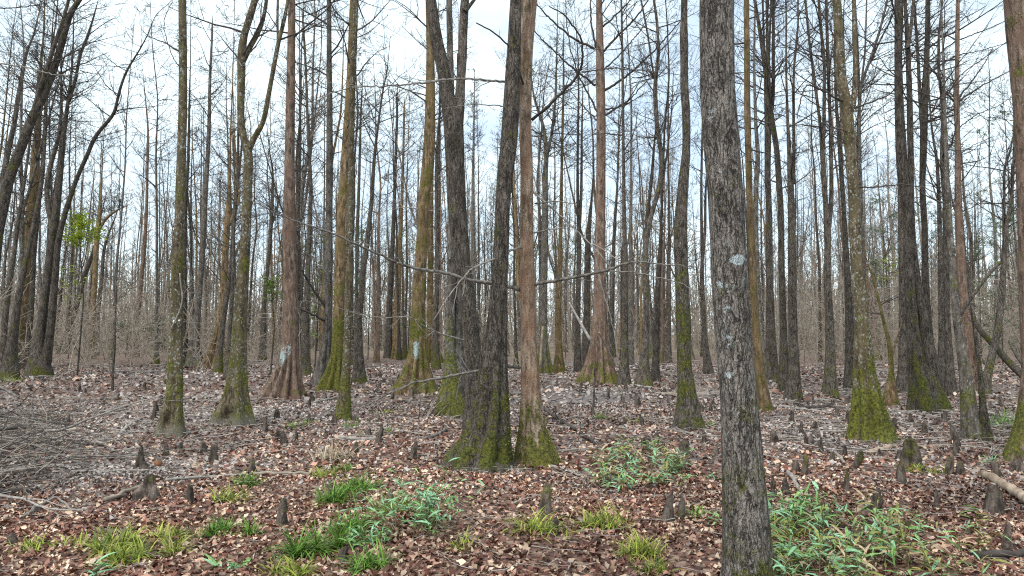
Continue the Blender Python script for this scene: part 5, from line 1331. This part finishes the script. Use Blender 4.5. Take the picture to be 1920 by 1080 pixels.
# fine twigs lying in the litter
def lying(n, y0, y1, l0, l1, r0, mb, r, zlift=0.02, bend=0.12, where=None):
    Y = np.sqrt(r.uniform(y0 ** 2, y1 ** 2, n)); x = r.uniform(-1, 1, n) * Y * 0.85
    if where is not None:
        k = r.random(n) < where(x, Y); x, Y = x[k], Y[k]; n = len(x)
    a = r.uniform(0, 6.283, n)
    P, R = grow(np.stack([x, Y, 0 * x], 1), np.stack([np.cos(a), np.sin(a), 0 * a], 1), r.uniform(l0, l1, n), r0 * r.uniform(0.6, 1.5, n), 5, r, bend, 0)
    P[..., 2] = gz(P[..., 0].ravel(), P[..., 1].ravel()).reshape(n, 5) + zlift + np.abs(r.normal(0, 0.02, (n, 1))) + r.normal(0, 0.012, (n, 5))
    mb.tubes(P, R, 4)
mb = MB()
lying(700, 4, 12, 0.12, 0.6, 0.0035, mb, r)
lying(1200, 10, 24, 0.2, 0.9, 0.007, mb, r, 0.03)
lying(500, 22, 40, 0.6, 2.4, 0.016, mb, r, 0.05)
lying(1300, 9, 20, 0.3, 1.4, 0.008, mb, r, 0.04, where=lambda x, y: (x > 0.26 * y) * 1.0)
lying(900, 9, 17, 0.2, 1.2, 0.007, mb, r, 0.04, where=lambda x, y: (x < -0.33 * y) * 1.0)
tag(link('twig_litter', mb.build('twig_litter', M['deadwood'])), 'small grey twigs strewn over the leaves', 'twigs', kind='stuff')

# ------------------------------------------------------------------ lying branches and logs
def lying_branch(label, pts, w0, w1, mat='deadwood', lift=0.0, twigs=3, name='fallen_branch', seed=0, ends=None):
    r = np.random.default_rng(seed + int(pts[0][0] + pts[0][1] * 3))
    G = np.array([ground(u, v) for u, v in pts])
    G[:, 2] = gz(G[:, 0], G[:, 1])
    k = len(pts)
    R = np.interp(np.linspace(0, 1, k), [0, 1], [w0, w1]) * 0.5 / F_PX * G[:, 1]
    G[:, 2] += R * 0.8 + 0.015
    if ends is not None: G[:, 2] += np.interp(np.linspace(0, 1, k), np.linspace(0, 1, len(ends)), ends)
    P, Rr, _ = resample(G, R, 0.07, 2)
    P[1:-1] += r.normal(0, 0.006, P[1:-1].shape)
    mb = MB(); mb.tubes(P, Rr, 8, cap=True)
    if twigs:
        s, d, l, rr = pick(P[None], Rr[None], twigs, r, 0.1, (0.5, 1.1), (0.10, 0.22), 0.5)
        d[:, 2] = np.abs(d[:, 2]) * 0.4
        p2, r2 = grow(s, d, np.minimum(l, 0.6), rr, 5, r, 0.2, 0)
        mb.tubes(p2, np.maximum(r2, 0.002), 4)
    return tag(link(name, mb.build(name, M[mat], origin=P[0]), None, P[0]), label, 'log' if name == 'fallen_log' else 'branch')
LB = [
 ('long straight grey branch lying across the front of the brush pile', [(135, 893), (200, 890), (290, 890), (370, 898)], 5, 3),
 ('brown branch lying from the lumpy knee cluster towards the open leaves', [(310, 911), (360, 905), (410, 897), (455, 894)], 6, 4),
 ('pale branch lying behind the brush pile, below the dotted trunk', [(192, 829), (235, 830), (282, 830)], 5, 3),
 ('long pale stick slanting down right over the brush pile', [(175, 812), (215, 830), (260, 858), (300, 887)], 4, 3),
 ('short thick pale stick between the brush pile and the wide grey knee', [(180, 835), (198, 840), (213, 850)], 7, 5),
 ('dark log end lying at the left edge of the brush pile', [(-30, 935), (15, 930), (60, 930)], 14, 9, 'twig'),
 ('forked bleached branch lying in front of the brush pile', [(45, 975), (80, 955), (105, 942), (135, 962)], 5, 3),
 ('grey mossy branch lying left of the lumpy knee cluster', [(195, 945), (230, 935), (265, 925)], 9, 6, 'twig_grey'),
 ('thin branch lying in leaves left of the straw tuft', [(440, 858), (500, 852), (550, 846), (608, 852)], 4, 3),
 ('thick brown branch lying left of the lower grass clumps', [(475, 893), (520, 892), (560, 892), (602, 892)], 6, 5, 'twig_grey'),
 ('straight stick lying right of the straight grey knee', [(785, 837), (820, 833), (862, 838)], 6, 4),
 ('brown stick slanting up towards the central mossy base', [(793, 825), (815, 815), (838, 804)], 7, 6, 'limbwood'),
 ('pale thick stick lying beside the tall brown knee', [(630, 826), (665, 826), (706, 825)], 9, 7),
 ('thin pale stick left of the central mossy base', [(783, 857), (815, 853), (850, 855)], 4, 3),
 ('brown curved branch lying below the golden mossy trunk', [(578, 762), (605, 757), (640, 748)], 5, 4),
 ('pale stick lying left of the slim speckled trunk', [(570, 790), (610, 780), (635, 762)], 4, 3),
 ('dark stick leaning on the ground right of the mossy-footed peeling trunk', [(1022, 770), (1055, 795), (1085, 818), (1117, 840)], 6, 5, 'twig', 0, 1),
 ('thin stick lying behind the middle cane patch', [(1043, 853), (1100, 852), (1175, 850)], 4, 3),
 ('pale stick lying at the foot of the peeling trunk', [(1032, 877), (1060, 883), (1092, 890)], 6, 4),
 ('small pale stick in the leaves below the central mossy base', [(960, 953), (985, 945), (1012, 934)], 4, 2),
 ('pale stick leaning among the leaves left of the mossy-sided trunk', [(1268, 859), (1288, 848), (1306, 834)], 5, 3),
 ('bleached branch lying before the red fluted cypress', [(1160, 722), (1190, 726), (1233, 728)], 6, 4),
 ('long thin branch lying across the silt behind the middle cane patch', [(1100, 737), (1140, 741), (1172, 743)], 4, 3),
 ('dark log lying behind the mossy-sided trunk', [(1228, 744), (1290, 743), (1350, 741)], 9, 6, 'twig_grey', 0, 2, 'fallen_log'),
 ('broken pale log with a jagged end at the lower right edge', [(1846, 907), (1870, 918), (1900, 938), (1950, 972)], 15, 20, 'log', 0, 0, 'fallen_log'),
 ('dark log lying in the bottom right corner', [(1825, 1052), (1870, 1050), (1940, 1049)], 15, 13, 'twig', 0, 1, 'fallen_log'),
 ('curved pale branch lying right of the twin mossy base', [(1790, 830), (1820, 822), (1860, 820), (1900, 828)], 5, 3),
 ('short yellow-brown log lying right of the grooved mossy foot', [(1630, 846), (1650, 842), (1672, 838)], 11, 9, 'log', 0, 0, 'fallen_log'),
 ('stick leaning beside the triangular knee', [(1565, 845), (1575, 855), (1582, 868)], 6, 5),
 ('pale stick lying right of the tall dark knee by the nearest trunk', [(1478, 890), (1490, 905), (1505, 930)], 8, 6),
 ('grey branch lying between the grooved foot and the twin mossy base', [(1660, 775), (1700, 768), (1725, 772)], 6, 4),
 ('thin branch lying low across the litter right of the nearest trunk', [(1450, 765), (1500, 772), (1560, 778)], 5, 4),
 ('dark branch lying behind the fluted foot at the right', [(1500, 772), (1535, 768), (1560, 760)], 7, 6, 'twig'),
 ('grey branch lying at the right edge beyond the knees', [(1850, 780), (1890, 786), (1930, 792)], 7, 5),
 ('bent branch lying on the grey silt by the sinuous trunk', [(225, 815), (245, 800), (265, 790)], 6, 5),
 ('thin white stick lying alone in front of the bottom grass', [(868, 1020), (890, 1034), (935, 1058)], 3, 2),
 ('long pale branch lying behind the straw-coloured tuft', [(690, 803), (720, 800), (760, 808), (795, 815)], 4, 3),
]
for a_ in LB:
    lying_branch(*a_[:4], *(a_[4:5] or ('deadwood',)), lift=0, twigs=a_[6] if len(a_) > 6 else 3, name=a_[7] if len(a_) > 7 else 'fallen_branch')
# ------------------------------------------------------------------ brush pile at the left
r = np.random.default_rng(91)
pc = ground(75, 868); zz = gz1(pc[0], pc[1])
root = bpy.data.objects.new('brush_pile', None); COL.objects.link(root); root.location = (pc[0], pc[1], zz)
tag(root, 'wide grey heap of fallen twiggy branches at the left edge', 'brush pile')
def pile_pts(n, r):
    Y = r.uniform(6.5, 12.0, n); u = r.uniform(-340, 200, n) - 60 * np.abs(Y - 9)
    x = (u - 960) / F_PX * Y
    hh = 0.78 * np.exp(-((u + 10) / 210.0) ** 2) * np.exp(-((Y - 8.8) / 1.8) ** 2)
    return x, Y, gz(x, Y) + r.random(n) * hh + 0.03
for i in range(110):
    x, Y, z = pile_pts(1, r)
    a = r.uniform(-0.9, 0.9) + (math.pi if r.random() < 0.5 else 0)
    L = r.uniform(0.6, 1.9)
    P, R = grow(np.array([[x[0], Y[0], z[0]]]), np.array([[math.cos(a), math.sin(a) * 1.2, r.normal(0.10, 0.22)]]), np.array([L]), np.array([r.uniform(0.007, 0.018)]), 8, r, 0.10, 0)
    P[..., 2] = np.maximum(P[..., 2], gz(P[0, :, 0], P[0, :, 1])[None] + 0.02)
    mb = MB(); mb.tubes(P, R, 6, cap=True)
    s, d, l, rr = pick(P, R, 7, r, 0.15, (0.4, 0.9), (0.25, 0.5), 0.55)
    P2, R2 = grow(s, d, l, rr, 5, r, 0.15, 0); mb.tubes(P2, np.maximum(R2, 0.0025), 4)
    s, d, l, rr = pick(P2, R2, 3, r, 0.2, (0.4, 0.9), (0.3, 0.6), 0.6)
    P3, R3 = grow(s, d, l, rr, 4, r, 0.15, 0); mb.tubes(P3, np.maximum(R3, 0.002), 3)
    link('branch', mb.build('branch', M[('deadwood', 'twig', 'twig_grey', 'twig', 'limbwood')[i % 5]], origin=root.location), root)
NT = 2000
x, Y, z = pile_pts(NT, r)
a = r.uniform(0, 6.283, NT)
P, R = grow(np.stack([x, Y, z], 1), np.stack([np.cos(a), np.sin(a), r.normal(0.08, 0.22, NT)], 1), r.uniform(0.25, 0.9, NT), r.uniform(0.002, 0.005, NT), 4, r, 0.18, 0)
for nm, sl, mt in (('twigs', slice(0, 500), 'twig_grey'), ('dead_twigs', slice(500, 900), 'deadwood'), ('dark_twigs', slice(900, 2000), 'twig')):
    mb = MB(); mb.tubes(P[sl], R[sl] * 1.3, 3)
    o = link(nm, mb.build(nm, M[mt], origin=root.location), root); o['kind'] = 'stuff'

# debris of sticks caught against the mossy foot behind the dark trunk
r = np.random.default_rng(95)
pc = ground(802, 782); root = bpy.data.objects.new('brush_pile', None); COL.objects.link(root); root.location = (pc[0], pc[1], gz1(pc[0], pc[1]))
tag(root, 'small stack of dark sticks leaning against the swollen olive mossy foot', 'brush pile')
for i in range(14):
    s = np.array([[pc[0] + r.normal(0, 0.22), pc[1] + r.normal(0, 0.2), gz1(pc[0], pc[1]) + 0.02]])
    P, R = grow(s, np.array([[r.uniform(0.1, 0.6), 0.1, r.uniform(0.3, 0.9)]]), np.array([r.uniform(0.4, 0.95)]), np.array([0.011]), 6, r, 0.12, 0)
    mb = MB(); mb.tubes(P, R, 5, cap=True)
    link('stick', mb.build('stick', M['twig' if i % 2 else 'twig_grey'], origin=root.location), root)

# ------------------------------------------------------------------ grass tufts
GR_GREEN = np.array([(0.13, 0.27, 0.035), (0.20, 0.36, 0.05), (0.05, 0.11, 0.02), (0.16, 0.25, 0.045)])
GR_YEL = np.array([(0.31, 0.37, 0.05), (0.42, 0.45, 0.08), (0.20, 0.27, 0.04), (0.33, 0.29, 0.09), (0.10, 0.14, 0.03)])
GR_STRAW = np.array([(0.45, 0.37, 0.25), (0.55, 0.47, 0.33), (0.36, 0.28, 0.18)])
def tuft(u, v, w, h, label, cols, n=150, seed=0, lean=(0.5, 1.35), wid=0.0042, group=None):
    r = np.random.default_rng(seed + int(u * 3 + v))
    g = ground(u, v); Y = g[1]; W, H = w * px(Y), h * px(Y)
    z = gz1(g[0], Y)
    cx = np.clip(r.normal(0, 0.27, n), -0.7, 0.7) * W; cy = np.clip(r.normal(0, 0.27, n), -0.7, 0.7) * W * 0.8
    nb = max(1, int(w / 42))
    if nb > 1:
        k = r.integers(0, nb * 2, n); bx, by = r.uniform(-0.42, 0.42, nb * 2) * W, r.uniform(-0.35, 0.35, nb * 2) * W
        cx, cy = bx[k] + r.normal(0, 0.022, n), by[k] + r.normal(0, 0.022, n)
    S = np.stack([g[0] + cx, Y + cy, np.zeros(n)], 1); S[:, 2] = gz(S[:, 0], S[:, 1]) - 0.01
    a = r.uniform(0, 6.283, n); e = r.uniform(*lean, n)
    d = np.stack([np.cos(a) * np.cos(e), np.sin(a) * np.cos(e), np.sin(e)], 1)
    L = H * r.uniform(0.7, 1.5, n); ns = 6
    P = np.empty((n, ns, 3)); P[:, 0] = S; dd = d.copy()
    for i in range(1, ns):
        P[:, i] = P[:, i - 1] + dd * (L / (ns - 1))[:, None]
        dd = unit(dd + np.array([0, 0, -0.34]) * r.uniform(0.5, 1.3, n)[:, None])
    P[..., 2] = np.maximum(P[..., 2], S[:, 2:3] + 0.006)
    side = unit(np.stack([-np.sin(a + r.normal(0, 0.5, n)), np.cos(a + r.normal(0, 0.5, n)), 0 * a], 1))
    wd = wid * r.uniform(0.7, 1.4, n)[:, None] * np.array([0.8, 1.0, 1.0, 0.85, 0.55, 0.08])[None]
    V = np.stack([P - side[:, None] * wd[..., None], P + side[:, None] * wd[..., None]], 2)
    i = np.arange(n * ns * 2).reshape(n, ns, 2)
    Q = np.stack([i[:, :-1, 0], i[:, 1:, 0], i[:, 1:, 1], i[:, :-1, 1]], -1).reshape(-1, 4)
    c = cols[r.integers(0, len(cols), n)] * r.uniform(0.75, 1.3, n)[:, None]
    mb = MB(); mb.add(V.reshape(-1, 3), Q, None, col=np.repeat(c, ns * 2, 0))
    return tag(link('grass_tuft', mb.build('grass_tuft', M['grass'], origin=(g[0], Y, z)), None, (g[0], Y, z)), label, 'grass tuft', group)
G1, Y1, S1 = GR_GREEN, GR_YEL, GR_STRAW
for a_ in [
 (262, 1030, 150, 50, 'largest yellow-green grass tuft, at the lower left', Y1, 420), (225, 1050, 70, 40, 'grass tuft in front of the largest yellow-green one at the lower left', Y1, 140),
 (318, 1000, 60, 34, 'yellowish grass tuft right behind the largest one at the lower left', Y1, 130),
 (437, 990, 95, 34, 'wide dark green grass tuft left of the stout lone knee', G1, 260), (465, 908, 40, 32, 'small round green tuft by the end of the long lying branch', G1, 130),
 (432, 938, 60, 32, 'sparse yellowish tuft between the grey knee and the stout lone knee', Y1, 110), (62, 1030, 80, 30, 'thin sparse yellowish tuft in the lower left corner', Y1, 90),
 (150, 1020, 60, 26, 'faint yellowish tuft between the lower left corner and the largest tuft', Y1, 70),
 (627, 942, 58, 38, 'left one of two bright green tufts in the middle left', G1, 230), (668, 925, 66, 36, 'right one of two bright green tufts in the middle left', G1, 230),
 (590, 1035, 100, 56, 'big spiky green tuft left of the bushiest cane clump', G1, 320), (733, 965, 46, 42, 'yellow-green tuft behind the bushiest cane clump', Y1, 130),
 (655, 1000, 60, 44, 'green tuft squeezed between the big spiky tuft and the cane clump', G1, 170), (690, 1066, 60, 48, 'green tuft at the bottom edge below the cane clump', G1, 150), (555, 1078, 90, 40, 'yellow-green tuft cut by the bottom edge', Y1, 160),
 (575, 797, 26, 16, 'tiny green tuft, right one of two below the straight reddish cypress', G1, 70), (545, 803, 24, 14, 'tiny green tuft, left one of two below the straight reddish cypress', G1, 60),
 (727, 808, 22, 18, 'tiny bright tuft beside the tall brown knee', G1, 60), (677, 815, 24, 16, 'tiny yellow-green tuft left of the small knees by the pale stick', Y1, 60), (657, 797, 26, 16, 'small green tuft at the foot of the slim speckled trunk', G1, 60),
 (638, 884, 36, 22, 'dark green tuft below the straw-coloured one', G1, 110), (608, 893, 38, 24, 'yellow-green tuft left of the dark green one below the straw', Y1, 110), (725, 775, 50, 14, 'faint greenish tuft on the silt left of the mossy olive foot', Y1, 70),
 (622, 862, 66, 34, 'straw-coloured dead grass tuft above the grass clumps', S1, 150),
 (1134, 992, 80, 38, 'rounded yellow-green tuft in the open leaves at bottom centre', Y1, 230), (1205, 1046, 56, 44, 'upright yellow-green tuft near the bottom, below the double-peaked knee', Y1, 190), (1012, 1005, 80, 40, 'tuft ringing the tall knee in front of the peeling trunk', Y1, 170),
 (1302, 972, 28, 34, 'few green blades left of the nearest trunk', G1, 36), (1227, 1078, 44, 34, 'tuft at the bottom edge below the upright tuft', Y1, 90),
 (1127, 783, 26, 16, 'small bright tuft on the silt behind the middle cane patch', G1, 70), (1185, 790, 46, 14, 'faint tuft on the silt left of the mossy-sided trunk', Y1, 60), (1330, 800, 30, 16, 'yellow tuft right of the black flared foot', Y1, 60),
 (1722, 887, 46, 18, 'yellow-green tuft at the foot of the largest knee', Y1, 110), (1760, 892, 30, 16, 'small tuft left of the slim tall knee', Y1, 50), (1878, 800, 50, 40, 'green weedy tuft beyond the knees at the right edge', G1, 90),
 (20, 718, 50, 16, 'pale yellowish tuft at the foot of the far left trunks', Y1, 130), (865, 1040, 70, 30, 'sparse pale blades right of the bushiest cane clump', Y1, 50), (1480, 1010, 50, 40, 'sparse yellowish tuft at the left of the right cane patch', Y1, 60),
 (1300, 975, 26, 20, None, Y1, 10)][:-1]:
    tuft(*a_[:6], n=a_[6])

# ------------------------------------------------------------------ cane plants
def cane_leaf_mesh(k, L=1.0):
    r = np.random.default_rng(500 + k)
    ns = 6; q = np.linspace(0, 1, ns)
    wd = np.array([0.02, 0.050, 0.060, 0.052, 0.032, 0.003]) * r.uniform(0.85, 1.15)
    droop = r.uniform(0.25, 0.75)
    x = q * (1 - 0.15 * q); z = 0.10 * q - droop * 0.55 * q ** 2
    y = 0.05 * r.normal() * q ** 2
    tw = r.normal(0, 0.5) * q
    V = np.zeros((ns, 3, 3))
    for j, sd in enumerate((-1, 0, 1)):
        V[:, j, 0] = x; V[:, j, 1] = y + sd * wd * np.cos(tw); V[:, j, 2] = z + sd * wd * np.sin(tw) + abs(sd) * wd * 0.35
    i = np.arange(ns * 3).reshape(ns, 3)
    Q = np.stack([i[:-1, :-1], i[1:, :-1], i[1:, 1:], i[:-1, 1:]], -1).reshape(-1, 4)
    mb = MB(); mb.add(V.reshape(-1, 3), Q)
    return mb
CL = {m_: [cane_leaf_mesh(k).build('leaf', M[m_]) for k in range(5)] for m_ in ('cane_green', 'cane_blue', 'cane_yellow', 'cane_dead')}
def cane(u, v, h_px, label, group, mix, nst=2, seed=0, leafL=0.17, per=6):
    r = np.random.default_rng(seed * 37 + int(u * 5 + v))
    g = ground(u, v); base = Vector((g[0], g[1], gz1(g[0], g[1])))
    root = bpy.data.objects.new('cane_plant', None); COL.objects.link(root); root.location = base
    tag(root, label, 'cane plant', group)
    H = h_px * px(g[1])
    for s in range(nst):
        a = r.uniform(0, 6.283); e = r.uniform(0.75, 1.4)
        P, R = grow(np.array([[r.normal(0, 0.04), r.normal(0, 0.04), -0.03]]), np.array([[math.cos(a) * math.cos(e), math.sin(a) * math.cos(e), math.sin(e)]]), np.array([H * r.uniform(0.7, 1.15)]), np.array([0.0032]), 6, r, 0.08, 0.0, 0.5)
        mb = MB(); mb.tubes(P, R, 5)
        link('stem', mb.build('stem', M['cane_stem']), root)
        for i in range(per):
            t = 5 * (0.35 + 0.65 * (i + r.random()) / per); j = min(4, int(t)); p = P[0, j] * (1 - (t - j)) + P[0, min(5, j + 1)] * (t - j)
            mm = mix[int(r.integers(0, len(mix)))]
            o = bpy.data.objects.new('leaf', CL[mm][int(r.integers(0, 5))]); COL.objects.link(o); o.parent = root
            L = leafL * r.uniform(0.6, 1.25)
            o.location = p; o.scale = (L, L * r.uniform(0.8, 1.3), L)
            o.rotation_euler = (r.normal(0, 0.35), -r.uniform(-0.15, 0.75), r.uniform(0, 6.283))
B_, G_, Yl_, D_ = 'cane_blue', 'cane_green', 'cane_yellow', 'cane_dead'
r = np.random.default_rng(101)
# bushiest clump, left of centre
lb = 'bluish-green cane plant in the bushiest clump, left of the open leaves at bottom centre'
for i in range(22):
    cane(r.normal(778, 30), r.uniform(985, 1025), r.uniform(75, 118), lb, lb, [B_, B_, G_], 2, i, 0.125, 7)
for i in range(5): cane(r.uniform(790, 815), r.uniform(985, 1005), r.uniform(110, 140), lb, lb, [B_, G_], 2, 60 + i, 0.12, 8)
lb = 'low green cane plant left of the bushiest clump'
for i in range(12): cane(r.uniform(640, 735), r.uniform(1000, 1040), r.uniform(40, 60), lb, lb, [G_, G_, B_], 2, i + 30, 0.11, 6)
lb = 'cane plant in the middle patch, in front of the mossy-sided trunk'
for i in range(44):
    cane(r.uniform(1108, 1282), r.uniform(855, 915), r.uniform(34, 56), lb, lb, [B_, G_, B_, Yl_, D_], 2, i + 100, 0.15, 7)
for i in range(3): cane(1208 + 8 * i, 850, 30, 'bright green broad-leaved plant at the back of the middle cane patch', 'bright green plants at the back of the middle cane patch', [G_], 2, i + 140, 0.13, 6)
lb = 'cane plant in the big patch at the lower right, beside the nearest thick trunk'
for i in range(56):
    u = r.uniform(1448, 1835); v = r.uniform(1000, 1120)
    cane(u, v, r.uniform(55, 98), lb, lb, [B_, B_, G_, G_, D_, Yl_] if u < 1650 else [B_, G_, Yl_, G_, D_, Yl_], 3, i + 200, 0.135, 6)
lb = 'low cane plant at the back left of the big lower right patch'
for i in range(14): cane(r.uniform(1450, 1540), r.uniform(965, 1000), r.uniform(35, 60), lb, lb, [B_, G_, G_], 2, i + 300, 0.16, 6)
for (u, v, h, l_) in ((1337, 895, 20, 'small bluish cane sprig left of the nearest trunk, behind'), (1335, 985, 26, 'bluish cane sprig touching the left side of the nearest trunk'), (1862, 872, 26, 'bluish cane sprig behind the pale log'),
                      (1870, 815, 38, 'leafy green weed beyond the knees at the right edge'), (185, 1085, 34, 'bluish cane sprig at the bottom left edge'), (425, 1078, 34, 'bluish cane sprig at the bottom edge below the wide green tuft'),
                      (1450, 985, 40, 'green cane sprig touching the right side of the nearest trunk')):
    cane(u, v, h, l_, None, [B_, B_, G_], 3, int(u), 0.14, 6)
